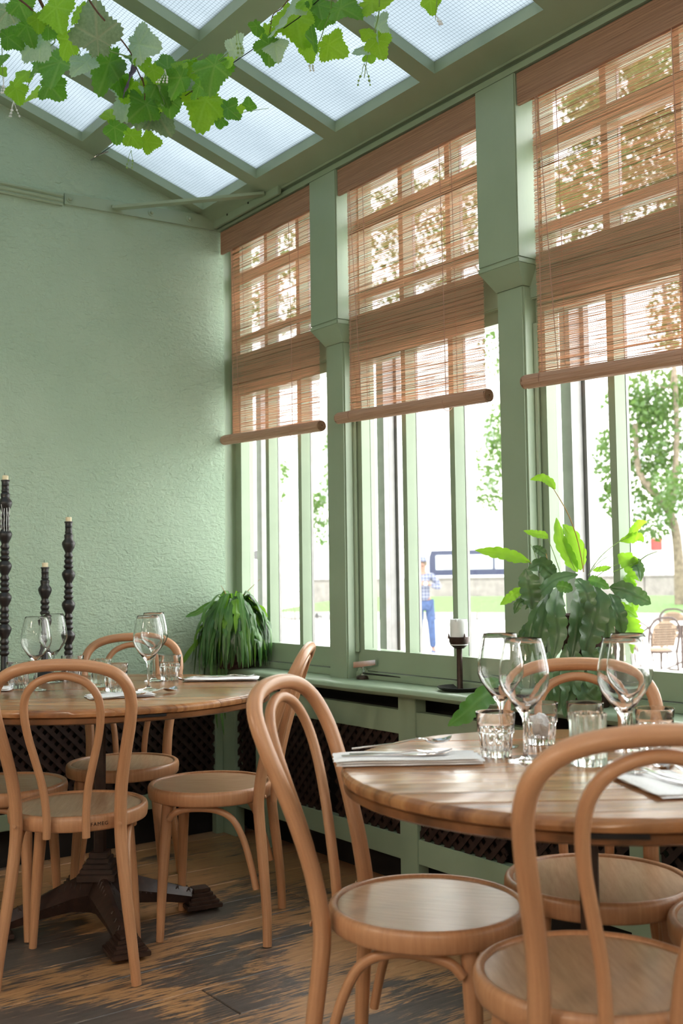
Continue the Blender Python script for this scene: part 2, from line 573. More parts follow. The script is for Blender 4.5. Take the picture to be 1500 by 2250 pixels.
def put(name, mesh, parent=None, loc=(0, 0, 0), rot=(0, 0, 0), scale=None):
    o = bpy.data.objects.new(name, mesh)
    C.objects.link(o)
    if parent is not None: o.parent = parent
    o.location = loc
    o.rotation_euler = rot
    if scale: o.scale = scale if isinstance(scale, (tuple, list)) else (scale,) * 3
    return o


def tag(o, label=None, cat=None, group=None, kind=None):
    if label: o['label'] = label
    if cat: o['category'] = cat
    if group: o['group'] = group
    if kind: o['kind'] = kind
    return o


def thing(name, label, cat, loc=(0, 0, 0), rz=0.0, group=None):
    o = bpy.data.objects.new(name, None)
    C.objects.link(o)
    o.location = loc
    o.rotation_euler = (0, 0, rz)
    o.empty_display_size = 0.1
    return tag(o, label, cat, group)


def structure(name, label, cat='structure'):
    o = bpy.data.objects.new(name, None)
    C.objects.link(o)
    return tag(o, label, cat, None, 'structure')


def copy_tree(o, parent=None):
    c = o.copy()
    C.objects.link(c)
    if parent is not None: c.parent = parent
    for ch in list(o.children): copy_tree(ch, c)
    return c

# ================================================================== THE ROOM
WALL_Y = 4.185          # plaster face of the back wall
XH = 2.395              # room face of header beam and column heads
XS = 2.445              # room face of the column shafts
XF = 2.50               # room face of the window sashes
XG = 2.54               # glass
SILL = 0.7345
X0, Y0 = -2.4, -2.6     # far corner of the room behind the camera
ROOF_A = math.atan(0.311)


def roof_z(x, off=0.0):
    return 2.75 + off + 0.311 * (2.38 - x)


# floor boards run parallel to the back wall
floor = structure('floor', 'worn dark stained floorboards with bare orange wood showing through', 'floor')
pitch, y = 0.2115, 2.859 + 0.2115 * 7
rng = random.Random(3)
brd = 0
while y > Y0:
    y1, y0 = min(y, 4.30), y - pitch
    if y1 > y0 + 0.02:
        cuts = [X0, X0 + rng.uniform(0.8, 2.4), rng.uniform(0.75, 2.35) if y0 > 0.8 else rng.uniform(0.2, 1.6), 2.62]
        for a, b in zip(cuts, cuts[1:]):
            g = 0.0016
            dz = rng.uniform(-0.0012, 0.0008)
            mb = MB()
            z = dz - 0.0008
            mb.add([(a + g, y0 + g, -0.03), (b - g, y0 + g, -0.03), (b - g, y1 - g, -0.03), (a + g, y1 - g, -0.03),
                    (a + g, y0 + g, z - 0.002), (b - g, y0 + g, z - 0.002), (b - g, y1 - g, z - 0.002), (a + g, y1 - g, z - 0.002),
                    (a + g + .002, y0 + g + .002, z), (b - g - .002, y0 + g + .002, z), (b - g - .002, y1 - g - .002, z), (a + g + .002, y1 - g - .002, z)],
                   [(0, 3, 2, 1), (0, 1, 5, 4), (1, 2, 6, 5), (2, 3, 7, 6), (3, 0, 4, 7), (4, 5, 9, 8), (5, 6, 10, 9), (6, 7, 11, 10), (7, 4, 8, 11), (8, 9, 10, 11)])
            mb.build('floorboard', M['floor'], floor, 20)
    y -= pitch
MB().box(X0, 2.62, Y0, 4.3, -0.08, -0.032).build('subfloor', M['void'], floor)

# walls
wb = structure('wall_back', 'rough sage green plaster wall at the back', 'wall')
pts = [(X0, 0.0), (2.62, 0.0), (2.62, roof_z(2.62, .1)), (X0, roof_z(X0, .1))]
nx, nz = 1, 1
mbw = MB()
mbw.add([(X0, WALL_Y, 0.60), (2.425, WALL_Y, 0.60), (2.425, WALL_Y, roof_z(2.425, .12)), (X0, WALL_Y, roof_z(X0, .12)),
         (X0, WALL_Y + .2, 0.60), (2.425, WALL_Y + .2, 0.60), (2.425, WALL_Y + .2, roof_z(2.425, .12)), (X0, WALL_Y + .2, roof_z(X0, .12))],
        [(0, 1, 2, 3), (5, 4, 7, 6), (1, 5, 6, 2), (4, 0, 3, 7), (3, 2, 6, 7), (4, 5, 1, 0)])
mbw.build('plaster', M['plaster'], wb)
MB().box(X0, 2.62, WALL_Y + 0.10, WALL_Y + 0.2, 0, 0.60).build('recess_back', M['void'], wb)  # black sheet in place of the dark inside the recess
wl = structure('wall_left', 'pale cream plaster wall on the far side of the room', 'wall')
MB().box(X0 - .15, X0, Y0, 4.385, 0, roof_z(X0, .12)).build('plaster', M['cream'], wl)
wf = structure('wall_front', 'pale cream plaster wall behind the viewpoint', 'wall')
MB().add([(X0, Y0, 0), (2.6, Y0, 0), (2.6, Y0, roof_z(2.6, .1)), (X0, Y0, roof_z(X0, .1)),
          (X0, Y0 - .15, 0), (2.6, Y0 - .15, 0), (2.6, Y0 - .15, roof_z(2.6, .1)), (X0, Y0 - .15, roof_z(X0, .1))],
         [(1, 0, 3, 2), (4, 5, 6, 7), (0, 4, 7, 3), (5, 1, 2, 6), (3, 7, 6, 2), (0, 1, 5, 4)]).build('plaster', M['cream'], wf)

# window wall: header, columns, transom, spandrel
wr = structure('wall_right', 'green painted timber window wall', 'wall')
COLS = [2.392 + 0.9635 * k for k in range(1, -6, -1)]     # column centres along y
MB().box(XH, 2.60, Y0, 4.20, 2.712, roof_z(2.5, .02)).build('header', M['paint'], wr)
mm = MB()
prof = [(2.40, 2.743), (2.386, 2.743), (2.381, 2.7475), (2.384, 2.752), (2.376, 2.757), (2.374, 2.764), (2.366, 2.770), (2.360, 2.776), (2.352, 2.79), (2.40, 2.80)]
mm.grid([[(x, yy, z) for yy in (Y0, 4.19)] for x, z in prof])
mm.build('cornice_moulding', M['paint'], wr, 20)
for k, yc in enumerate(COLS):
    c = MB()
    hw, sw = 0.0905, 0.060
    zb, zt = 2.118, 2.042
    c.box(XH, 2.56, yc - hw, yc + hw, zb, 2.7125, 0.004)
    c.box(XH - .001, 2.56, yc - hw - .001, yc + hw + .001, zb - .017, zb, 0.003)
    a = [(XH + .002, yc - hw + .002, zb - .016), (2.56, yc - hw + .002, zb - .016), (2.56, yc + hw - .002, zb - .016), (XH + .002, yc + hw - .002, zb - .016)]
    b = [(XS, yc - sw, zt), (2.56, yc - sw, zt), (2.56, yc + sw, zt), (XS, yc + sw, zt)]
    c.hexa(b + a)
    c.box(XS, 2.56, yc - sw, yc + sw, SILL - .01, zt + .001, 0.006)
    c.tube([(XF - .008, yc - sw - .004, SILL + .1), (XF - .008, yc - sw - .004, zt - .12)], 0.009, 8)
    c.build('pillar', M['paint'], wr, 30)
# corner post beside the plaster wall
MB().box(2.43, 2.56, 4.215, 4.30, SILL - .01, 2.72).build('corner_post', M['paint'], wr)
MB().box(2.425, 2.432, 4.185, 4.30, SILL, 2.72).build('corner_gap', M['paint'], wr)
MB().box(2.545, 2.66, Y0, 4.30, 0, SILL - .02).build('spandrel', M['void'], wr)  # coloured black for the shade behind the cover
MB().box(2.66, 2.70, Y0, 4.30, -0.4, SILL + .02).build('outer_spandrel', M['paint'], wr)

sill = structure('windowsill', 'long green painted windowsill with a rounded nosing', 'windowsill')
sm = MB()
prof = [(2.56, SILL - .034), (2.372, SILL - .034), (2.355, SILL - .030), (2.346, SILL - .018), (2.349, SILL - .007), (2.358, SILL - .001), (2.372, SILL), (2.56, SILL)]
ys = [Y0 + (4.19 - Y0) * i / 70 for i in range(71)]
sm.grid([[(x + (0.004 * math.sin(yy * 5.1) + 0.003 * math.sin(yy * 11.7) if x < 2.4 else 0), yy, z + (0.002 * math.sin(yy * 3.3) if x < 2.4 else 0)) for yy in ys] for x, z in prof])
sm.build('sill_board', M['paint'], sill, 50)
MB().box(2.485, 2.56, Y0, 4.22, SILL - .002, 0.762, 0.004).build('upstand', M['paint'], sill)


def make_window(n, yr, yl, m1, m2, real=True):
    """Sash window between two columns: yl is the far edge, yr the near one (inner edges of the stiles)."""
    w = structure('window_%d' % n, 'green sash window, number %d from the plaster wall' % n, 'window')
    zb, zt, ub, ut = 0.848, 1.958, 2.150, 2.655
    f = MB()
    f.box(XF, 2.565, yl, yl + .085, .762, 2.02)
    f.box(XF, 2.565, yr - .085, yr, .762, 2.02)
    f.box(XF, 2.565, yr, yl, .765, zb - .004)
    f.box(XF, 2.565, yr, yl, zt, 2.01)
    f.build('sash_frame', M['paint'], w)
    t = MB()
    t.box(2.478, 2.57, yr - .09, yl + .09, 2.0, 2.11, .004)
    t.build('transom', M['paint'], w)
    u = MB()
    u.box(XF, 2.565, yl, yl + .085, 2.10, 2.72)
    u.box(XF, 2.565, yr - .085, yr, 2.10, 2.72)
    u.box(XF, 2.565, yr, yl, 2.105, ub)
    u.box(XF, 2.565, yr, yl, ut, 2.72)
    u.build('transom_light_frame', M['paint'], w)
    for m in (m1, m2):
        for z0, z1 in ((zb - .006, zt + .002), (ub - .002, ut + .002)):
            b = MB()
            b.hexa([(XF + .004, m - .0125, z0), (XF + .004, m + .0125, z0), (2.548, m + .016, z0), (2.548, m - .016, z0),
                    (XF + .004, m - .0125, z1), (XF + .004, m + .0125, z1), (2.548, m + .016, z1), (2.548, m - .016, z1)])
            b.build('mullion', M['paint'], w)
            MB().box(2.5485, 2.560, m - .018, m + .018, z0, z1).build('putty_strip', M['grey_metal'], w)
    for z0, z1 in ((2.205, 2.238), (2.478, 2.532)):
        MB().box(XF + .006, 2.555, yr, yl, z0, z1).build('glazing_bar', M['paint'], w)
    ys = [yr, m2, m1, yl] if m2 < m1 else [yr, m1, m2, yl]
    for a, b in zip(ys, ys[1:]):
        a2 = a + (.014 if a != yr else 0)
        b2 = b - (.014 if b != yl else 0)
        MB().box(XG, XG + .004, a2, b2, zb, zt).build('pane', M['pane'], w)
        for z0, z1 in ((ub, 2.205), (2.238, 2.478), (2.532, ut)):
            MB().box(XG, XG + .004, a2, b2, z0, z1).build('pane', M['pane'], w)
    # aluminium secondary frame on the outside, seen at an angle through the glass
    g = MB()
    g.box(2.60, 2.625, yl - .012, yl + .03, .80, 2.0)
    g.box(2.632, 2.66, yl - .004, yl + .03, .80, 2.0)
    g.box(2.665, 2.69, yl - .016, yl + .03, .80, 2.0)
    g.build('outer_metal_frame', M['grey_metal'], w)
    return w


make_window(1, 3.452, 4.165, 3.948, 3.695)
for n in (2, 3, 4, 5, 6, 7):
    c = (COLS[n - 2] + COLS[n - 1]) / 2
    make_window(n, c - .385, c + .385, c + .1315, c - .1300)


# roof light
ceil = structure('ceiling', 'sloping skylight of wired glass between green painted rafters', 'skylight')
D = 0.052


def slope_beam(xa, xb, ya, yb, d=D, name='rafter', extra=0.0):
    v = []
    for off in (0.0 + extra, d):
        v += [(xa, ya, roof_z(xa, off)), (xb, ya, roof_z(xb, off)), (xb, yb, roof_z(xb, off)), (xa, yb, roof_z(xa, off))]
    return MB().hexa(v).build(name, M['paint'], ceil)


RAFT = [3.709 - 0.5575 * k for k in range(12)]
PURL = [2.29 + .0] + [1.758 - 1.03 * k for k in range(5)]
slope_beam(2.288, 2.60, Y0, 4.24, D, 'eaves_beam')
slope_beam(X0, 2.30, 4.125, 4.24, D, 'rafter')
for yc in RAFT:
    if yc - .037 > Y0: slope_beam(X0, 2.288, yc - .037, yc + .037, D)
for xp in PURL[1:]:
    if xp > X0: slope_beam(xp - .042, xp + .042, Y0, 4.125, D, 'purlin', -0.0005)
edges_y = [4.125] + [q for yc in RAFT for q in (yc + .037, yc - .037)]
edges_y = [v for v in edges_y if v > Y0] + [Y0]
bays_y = [(edges_y[i + 1], edges_y[i]) for i in range(0, len(edges_y) - 1, 2)]
ex = [2.288] + [q for xp in PURL[1:] if xp > X0 for q in (xp + .042, xp - .042)] + [X0]
bays_x = [(ex[i + 1], ex[i]) for i in range(0, len(ex) - 1, 2)]
ca = math.cos(ROOF_A)
for xa, xb in bays_x:
    for ya, yb in bays_y:
        if yb - ya < .05 or xb - xa < .05: continue
        xm, ym = (xa + xb) / 2, (ya + yb) / 2
        hl, hw = (xb - xa) / 2 / ca + .004, (yb - ya) / 2 + .004
        o = MB().box(-hl, hl, -hw, hw, 0, 0.006).build('glass_pane', M['wired'], ceil)
        o.location = (xm, ym, roof_z(xm, .040))
        o.rotation_euler = (0, ROOF_A, 0)

# picture-rail moulding and iron tie bar on the back wall
rail = structure('trim_1', 'green picture rail moulding high on the plaster wall', 'moulding')
rm = MB()
prof = [(WALL_Y, 2.684), (WALL_Y - .012, 2.684), (WALL_Y - .016, 2.690), (WALL_Y - .012, 2.697), (WALL_Y - .018, 2.702), (WALL_Y - .020, 2.710), (WALL_Y - .014, 2.716), (WALL_Y - .022, 2.722), (WALL_Y - .022, 2.729), (WALL_Y, 2.733)]
rm.grid([[(x, yy, z) for x in (X0, 1.652)] for yy, z in prof])
rm.add([(1.652, yy, z) for yy, z in prof], [tuple(range(len(prof)))])
rm.build('moulding', M['paint'], rail, 25)

tie = thing('tie_bar', 'green flat iron tie bar bolted along the plaster wall into the corner', 'tie bar', (1.66, WALL_Y, 2.70))
yb, yf = -.001, -.010
MB().hexa([(0, yf, -.006), (.715, yf, .014), (.715, yb, .014), (0, yb, -.006), (0, yf, .040), (.715, yf, .078), (.715, yb, .078), (0, yb, .040)]).build('flat_bar', M['paint'], tie)
for bx in (1.684, 2.058, 2.244):
    bo = MB()
    q = [(0, .0), (.016, 0), (.016, .003), (.008, .003), (.0075, .010), (.003, .013), (0, .013)]
    bo.lathe(q, 16)
    o = bo.build('bolt', M['paint'], tie)
    o.rotation_euler = (PI / 2, 0, 0)
    o.location = (bx - 1.66, -.010, .017 + (bx - 1.66) * .042)
plate = thing('tie_plate', 'green iron plate bolted flat along the header beam in the corner', 'bracket', (XH, 3.63, 2.72))
pb = MB()
pb.box(-.026, -.012, 0, .545, 0, .058, .002)
pb.build('flat_bar', M['paint'], plate)
for yy in (.24, .42):
    o = MB().lathe([(0, 0), (.005, 0), (.005, .002), (0, .002)], 10).build('bolt_hole', M['void'], plate)
    o.rotation_euler = (0, -PI / 2, 0)
    o.location = (-.0262, yy, .03)
brace = thing('corner_brace', 'thin green iron brace crossing the corner under the skylight', 'brace', (1.877, WALL_Y - .012, 2.718))
p0, p1 = Vector((0, 0, 0)), Vector((2.368 - 1.877, 3.735 - WALL_Y + .012, .030))
dr = (p1 - p0).normalized()
sd = Vector((-dr.y, dr.x, 0)).normalized()
bb = MB()
v = []
for zz in (-.006, .006):
    for p, s_ in ((p0, -1), (p1, -1), (p1, 1), (p0, 1)):
        v.append(p + sd * s_ * .017 + Vector((0, 0, zz)))
bb.hexa(v).build('flat_bar', M['paint'], brace)
for p in (p0, p1):
    MB().lathe([(0, 0), (.009, 0), (.009, .006), (.004, .010), (0, .010)], 10, p + Vector((0, 0, .006))).build('bolt', M['paint'], brace)

# ------------------------------------------------------------------ radiator cover with lattice
cov = thing('radiator_cover', 'green slatted cover with dark diagonal lattice under the windowsill', 'radiator cover', (2.41, 2.4, 0))
covb = thing('radiator_cover', 'green framed dark lattice cover along the plaster wall behind the table', 'radiator cover', (1.0, WALL_Y, 0))


def clip_seg(u0, v0, u1, v1, a, b, c, d):
    du, dv = u1 - u0, v1 - v0
    t0, t1 = 0.0, 1.0
    for p, q in ((-du, u0 - a), (du, b - u0), (-dv, v0 - c), (dv, d - v0)):
        if abs(p) < 1e-9:
            if q < 0: return None
        else:
            t = q / p
            if p < 0: t0 = max(t0, t)
            else: t1 = min(t1, t)
    if t1 - t0 < 0.03: return None
    return (u0 + t0 * du, v0 + t0 * dv, u0 + t1 * du, v0 + t1 * dv)


def lattice(parent, fn, u0, u1, v0, v1, step=0.050, wid=0.0088, name='lattice_slat'):
    """fn(u, v, depth) gives a local point; two layers of diagonal slats."""
    for layer, sgn in ((0, 1), (1, -1)):
        k = -40
        while k * step < (u1 - u0) + 2 * (v1 - v0):
            c = u0 - (v1 - v0) + k * step if sgn > 0 else u0 + k * step
            k += 1
            s = clip_seg(c, v0, c + sgn * (v1 - v0) * 1.0, v1, u0, u1, v0, v1)
            if not s: continue
            a, b = Vector((s[0], s[1])), Vector((s[2], s[3]))
            n = Vector((-(b - a).y, (b - a).x)).normalized() * wid
            d0, d1 = (0.012, 0.017) if layer == 0 else (0.0065, 0.0115)
            q = []
            for dd in (d1, d0):
                for p in (a - n, b - n, b + n, a + n): q.append(fn(p.x, p.y, dd))
            MB().hexa(q).build(name, M['lattice'], parent)


# window side: plane x = 2.41, posts at the column lines
PW = .048
posts = [4.06, 3.37, 2.415, 1.46, 0.5, -0.5]
XC = 2.41
fw = lambda u, v, d: (d, u - 2.4, v)
MB().box(0.0, .035, Y0 - 2.4, 4.19 - 2.4, .566, .650, .002).build('rail', M['paint'], cov)
MB().box(0.0, .035, Y0 - 2.4, 4.19 - 2.4, .131, .214, .002).build('rail', M['paint'], cov)
MB().box(-.006, .04, 4.075 - 2.4, 4.19 - 2.4, 0, .70, .002).build('post', M['paint'], cov)
for yp in posts[1:]:
    MB().box(-.004, .045, yp - PW, yp + PW, 0, .70, .002).build('post', M['paint'], cov)
spans = [(3.37 + PW, 4.075), (2.415 + PW, 3.37 - PW), (1.46 + PW, 2.415 - PW)]
for a, b in spans: lattice(cov, fw, a - .022, b + .022, .190, .588)
MB().box(.12, .125, -1.5 , 4.19 - 2.4, .0, .70).build('backing', M['void'], cov)  # black sheet stands for the dark space behind the lattice
# wall side: plane y = WALL_Y
fbk = lambda u, v, d: (u - 1.0, -.004 + d, v)
MB().box(X0 - 1.0, 2.404 - 1.0, -.006, .03, .566, .635, .002).build('rail', M['paint'], covb)
MB().box(X0 - 1.0, 2.404 - 1.0, -.006, .03, .150, .213, .002).build('rail', M['paint'], covb)
MB().box(2.366 - 1.0, 2.403 - 1.0, -.010, .03, 0, .70, .002).build('post', M['paint'], covb)
MB().box(.40 - 1.0, .46 - 1.0, -.010, .03, 0, .60, .002).build('post', M['paint'], covb)
lattice(covb, fbk, .44, 2.384, .190, .588)
MB().box(X0 - 1.0, 2.4 - 1.0, .045, .05, .0, .60).build('backing', M['void'], covb)  # shade behind this lattice, put in as a black sheet


# ------------------------------------------------------------------ woven reed blinds
def make_blind(label, yn, yf, zn, zf, sn, sf, vn, vf, seed):
    """n = near edge, f = far edge; roll yn..yf at heights zn, zf; sheet sn..sf; valence vn..vf."""
    rg = random.Random(seed)
    b = thing('reed_blind', label, 'blind', (2.425, (vn + vf) / 2, 2.71), 0, 'woven reed blinds in the windows')
    yo = (vn + vf) / 2
    zt = 2.70
    mb, md = MB(), MB()
    z = 0.0
    Hn, Hf = zt - (zn + .012), zt - (zf + .012)
    s = 0.0
    while s < 1.0:
        wd = rg.choice([.0009, .0010, .0012, .0014, .0016]) * rg.uniform(.9, 1.2)
        dark = rg.random() < .085
        if dark: wd *= rg.uniform(.8, 1.5)
        tgt = md if dark else mb
        pts = []
        ph, am = rg.uniform(0, 6), rg.uniform(.0002, .0009) * (1.7 if dark else 1)
        k = 7
        e0, e1 = rg.uniform(0, .006), rg.uniform(0, .006)
        jit = 0.0
        for i in range(k):
            t = i / (k - 1)
            yy = sn + e0 + (sf - sn - e0 - e1) * t
            zz = -(s * (Hn + (Hf - Hn) * t)) + am * math.sin(ph + t * 7) + jit
            jit += rg.uniform(-.0004, .0004)
            pts.append((0.0 + rg.uniform(-.0005, .0005), yy - yo, zz - .01))
        vs, fs = [], []
        for p in pts:
            vs += [(p[0] - .0006, p[1], p[2]), (p[0], p[1], p[2] + wd * .5), (p[0] + .0006, p[1], p[2]), (p[0], p[1], p[2] - wd * .5)]
        for i in range(k - 1):
            for j in range(4):
                a, c = i * 4 + j, i * 4 + (j + 1) % 4
                fs.append((a, c, c + 4, a + 4))
        tgt.add(vs, fs)
        s += (wd + (rg.uniform(.00005, .00025) if rg.random() < .90 else rg.uniform(.0004, .0009))) / ((Hn + Hf) / 2)
    tag(mb.build('reed_sheet', M['reed'], b, 60), kind='stuff')
    tag(md.build('dark_reeds', M['reed_dark'], b, 60), kind='stuff')
    # folded double thickness heading
    v = MB()
    rows = []
    nr = 26
    for i in range(nr + 1):
        zz = -.002 - .103 * i / nr
        rows.append([(-.021 - .0012 * (i % 2) + rg.uniform(-.0004, .0004), vn + (vf - vn) * j / 12 - yo, zz) for j in range(13)])
    rows.append([(-.012, q[1], -.106) for q in rows[-1]])
    rows.append([(-.008, q[1], -.100) for q in rows[-1]])
    rows.append([(-.008, q[1], -.002) for q in rows[0]])
    v.grid(rows)
    for e in (0, 12):
        v.add([r[e] for r in rows], [tuple(range(len(rows)))])
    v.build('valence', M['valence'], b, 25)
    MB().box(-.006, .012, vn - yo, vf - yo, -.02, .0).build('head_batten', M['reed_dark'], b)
    # rolled bottom
    r = MB()
    sg, ln = 44, 26
    jr = [1 + rg.uniform(-.05, .05) for _ in range(sg)]
    je = [rg.uniform(-.004, .003) for _ in range(sg)]
    vs, fs = [], []
    for i in range(ln + 1):
        t = i / ln
        for j in range(sg):
            a = 2 * PI * j / sg
            rr = .0215 * (jr[j] + .02 * math.sin(t * 9 + j))
            yy = yn + (yf - yn) * t + (je[j] if i in (0, ln) else 0)
            zz = zn + (zf - zn) * t
            vs.append((-.008 + rr * math.cos(a), yy - yo, zz - 2.71 + rr * math.sin(a)))
    for i in range(ln):
        for j in range(sg):
            a, c = i * sg + j, i * sg + (j + 1) % sg
            fs.append((a, a + sg, c + sg, c))
    r.add(vs, fs)
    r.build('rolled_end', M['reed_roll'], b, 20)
    for yy, zz, dr in ((yn, zn, -1), (yf, zf, 1)):
        e = MB()
        for q, rad in enumerate((.021, .0165, .012, .0075)):
            e.lathe([(rad, 0), (rad, .004 + q * .0004), (rad - .0032, .004 + q * .0004), (rad - .0036, 0)], 22)
        o = e.build('roll_spiral', M['valence'], b)
        o.rotation_euler = (PI / 2 * (1 if dr < 0 else -1), 0, 0)
        o.location = (-.008, yy - yo + dr * .0005, zz - 2.71)

    def cord(ya, yb, zb, x=-.013, loop=True, top=-.105):
        p = [(x - .008, ya - yo, top), (x - .003, ya * .6 + yb * .4 - yo, top * .55 + zb * .45), (x - .002, yb - yo, zb)]
        c = MB().tube(p, .0013, 5, 12)
        if loop:
            zc = zb - .024
            for k in range(9):
                pass
            ring = [(-.008 + .0235 * math.cos(a), yb - yo + .003 * math.sin(a * .5), zb - .018 + .0235 * math.sin(a)) for a in [PI * .75 + q * 2 * PI / 14 for q in range(12)]]
            c.tube(ring, .0013, 5)
        c.build('pull_cord', M['cord'], b)
    zf2 = zf - 2.71 + .018
    zn2 = zn - 2.71 + .018
    cord(sf - .035, sf - .030, zf2)
    cord(sf - .045, sf - .095, zf2 - .002, -.014, False)
    cord(sf - .105, sf - .110, zf2 + .004, .004, False)
    cord(sn + .185, sn + .180, zn2)
    cord(sn + .145, sn + .140, zn2 + .004, .004, False)
    return b


def cols_span(n):
    return COLS[n - 1] + .0935, COLS[n - 2] - .0935


make_blind('woven reed blind in the corner window beside the plaster wall', 3.412, 4.172, 1.722, 1.750, 3.425, 4.115, COLS[0] + .0935, 4.172, 11)
a, b = cols_span(2)
make_blind('woven reed blind over the window behind the black candle holder', 2.472, 3.292, 1.705, 1.736, 2.487, 3.232, a, b, 12)
a, b = cols_span(3)
make_blind('woven reed blind above the potted broad-leaved plant', 1.515, 2.304, 1.690, 1.722, 1.535, 2.258, a, b, 13)

# window stays on the sill
def stay(y, label):
    t = thing('window_stay', label, 'window stay', (2.478, y, SILL))
    MB().lathe([(0, 0), (.026, 0), (.026, .009), (.020, .013), (0, .013)], 16).build('base', M['iron'], t)
    MB().box(-.02, .02, -.004, .004, .020, .040).build('catch', M['paint'], t)
    MB().hexa([(-.030, .02, .042), (-.022, .02, .042), (.01, -.075, .056), (.002, -.075, .056), (-.030, .02, .064), (-.022, .02, .064), (.01, -.075, .076), (.002, -.075, .076)]).build('arm', M['steel'], t)
    MB().tube([(0, 0, .01), (0, 0, .045)], .007, 8).build('pin', M['steel'], t)
    MB().tube([(-.004, -.01, .022), (.008, -.16, .020), (.012, -.30, .018)], .003, 6).build('rod', M['dark_metal'], t)
    return t


stay(3.243, 'small green and steel window stay beside the middle pillar')
stay(2.385, 'small steel window stay behind the wine glasses on the sill')

# ================================================================== FURNITURE
BACK = [(.191, -.2075, 0), (.180, -.205, .10), (.163, -.194, .23), (.148, -.181, .36), (.144, -.178, .44), (.148, -.194, .54), (.163, -.222, .64),
        (.178, -.250, .72), (.185, -.276, .785), (.174, -.301, .838), (.140, -.318, .872), (.082, -.327, .890), (0, -.330, .896)]
BACK_R = [.0140, .0150, .0165, .0175, .0180, .0178, .0172, .0168, .0165, .0165, .0165, .0165, .0165]
HOOP = [(.054, -.213, .408), (.054, -.217, .47), (.062, -.229, .55), (.080, -.247, .63), (.096, -.266, .70), (.1025, -.285, .762), (.096, -.301, .808), (.072, -.313, .842), (.036, -.3185, .860), (0, -.320, .8655)]


def make_chair(label):
    t = thing('bentwood_chair', label, 'chair', (0, 0, 0), 0, 'bentwood chairs at the two round tables')
    full = BACK + [(-x, y, z) for x, y, z in reversed(BACK[:-1])]
    fr = BACK_R + BACK_R[-2::-1]
    MB().tube(full, fr, 14, 96).build('back_frame', M['beech'], t, 60)
    h = HOOP + [(-x, y, z) for x, y, z in reversed(HOOP[:-1])]
    MB().tube(h, .0113, 12, 72).build('back_hoop', M['beech'], t, 60)
    rim = [(.150, .4175), (.194, .4175), (.199, .4195), (.2015, .424), (.2035, .440), (.203, .452), (.2005, .4585), (.196, .4620), (.191, .4625), (.1865, .4610), (.1850, .4580), (.1838, .4560)]
    MB().lathe(rim, 64).build('seat_rim', M['beech'], t, 50)
    pan = MB()
    rr = [0, .05, .1, .14, .17, .184]
    zz = [.4515, .4520, .4532, .4546, .4558, .4564]
    rows = []
    vs, uv, fs = [], [], []
    for r, z in zip(rr, zz):
        rows.append([])
        for j in range(48 if r else 1):
            a = 2 * PI * j / 48
            rows[-1].append(len(vs))
            vs.append((r * math.cos(a), r * math.sin(a), z))
            uv.append((r * math.cos(a) * 1.2, r * math.sin(a) * 1.2 + .4))
    for a, b in zip(rows, rows[1:]):
        for j in range(48):
            k = (j + 1) % 48
            fs.append((a[0], b[j], b[k]) if len(a) == 1 else (a[j], b[j], b[k], a[k]))
    pan.add(vs, fs, uv)
    pan.build('seat_panel', M['seat'], t, 60)
    MB().lathe([(0, .444), (.17, .444), (.17, .4185), (0, .4185)], 32).build('seat_underside', M['seat'], t)
    for s in (-1, 1):
        MB().tube([(s * .128, .112, .424), (s * .134, .118, .33), (s * .147, .126, .18), (s * .158, .1325, .001)], [.0185, .0185, .016, .0120], 12, 20).build('front_leg', M['beech'], t, 60)
        MB().tube([(s * .150, .105, .372), (s * .152, .080, .395), (s * .153, .030, .4055), (s * .153, -.040, .402), (s * .154, -.095, .375), (s * .158, -.130, .315), (s * .164, -.155, .235), (s * .172, -.172, .165)],
                  .0105, 10, 36).build('brace', M['beech'], t, 60)
        for q in ((s * .1445, -.1995, .441),):
            o = MB().lathe([(0, 0), (.0055, 0), (.005, .0022), (0, .003)], 10).build('screw_cap', M['beech'], t)
            o.location = q
            o.rotation_euler = (PI / 2, 0, 0)
    return t


CHAIRS = [
    ((1.265, 3.059), -31.3, 'bentwood chair with its back to the viewer, tucked under the table with the black candlesticks'),
    ((1.734, 3.097), 50.1, 'bentwood chair at the left table seen from the side, its back loop against the windowsill'),
    ((1.678, 3.648), 148.2, 'bentwood chair on the far side of the candlestick table, backing onto the plaster wall'),
    ((1.200, 3.525), -128.0, 'bentwood chair at the candlestick table cut off by the left edge of the photo'),
    ((1.443, 1.682), -145.1, 'bentwood chair in the middle with the tall loop back, drawn up to the right table'),
    ((1.4128, 1.2217), -31.6, 'nearest bentwood chair with its back to the viewer in the lower right corner'),
    ((1.8460, 1.5810), 137.2, 'bentwood chair at the right table in front of the potted broad-leaved plant'),
    ((1.872, 1.168), 48.0, 'bentwood chair of which only a sliver of seat shows at the right edge'),
]
chairs = []
for i, (p, a, lab) in enumerate(CHAIRS):
    c = make_chair(lab) if i == 0 else copy_tree(chairs[0])
    c['label'] = lab
    c.location = (p[0], p[1], 0.0)
    c.rotation_euler = (0, 0, math.radians(a))
    chairs.append(c)
# maker's stamp on the back of the nearest-left seat rim
fc = bpy.data.curves.new('stamp', 'FONT')
fc.body = 'FAMEG'
fc.size = .0145
fc.space_character = 1.18
fc.extrude = .0002
fc.align_x = 'CENTER'
fc.align_y = 'CENTER'
fc.materials.append(M['dark_metal'])
_tmp = bpy.data.objects.new('stamp_text', fc)
C.objects.link(_tmp)
_me = bpy.data.meshes.new_from_object(_tmp.evaluated_get(bpy.context.evaluated_depsgraph_get()))
bpy.data.objects.remove(_tmp)
st = bpy.data.objects.new('maker_stamp', _me)
C.objects.link(st)
st.parent = chairs[0]
ang = math.radians(-65.5)
st.location = (.2036 * math.cos(ang) + .002, .2036 * math.sin(ang), .4385)
st.rotation_euler = (PI / 2, 0, ang + PI / 2)


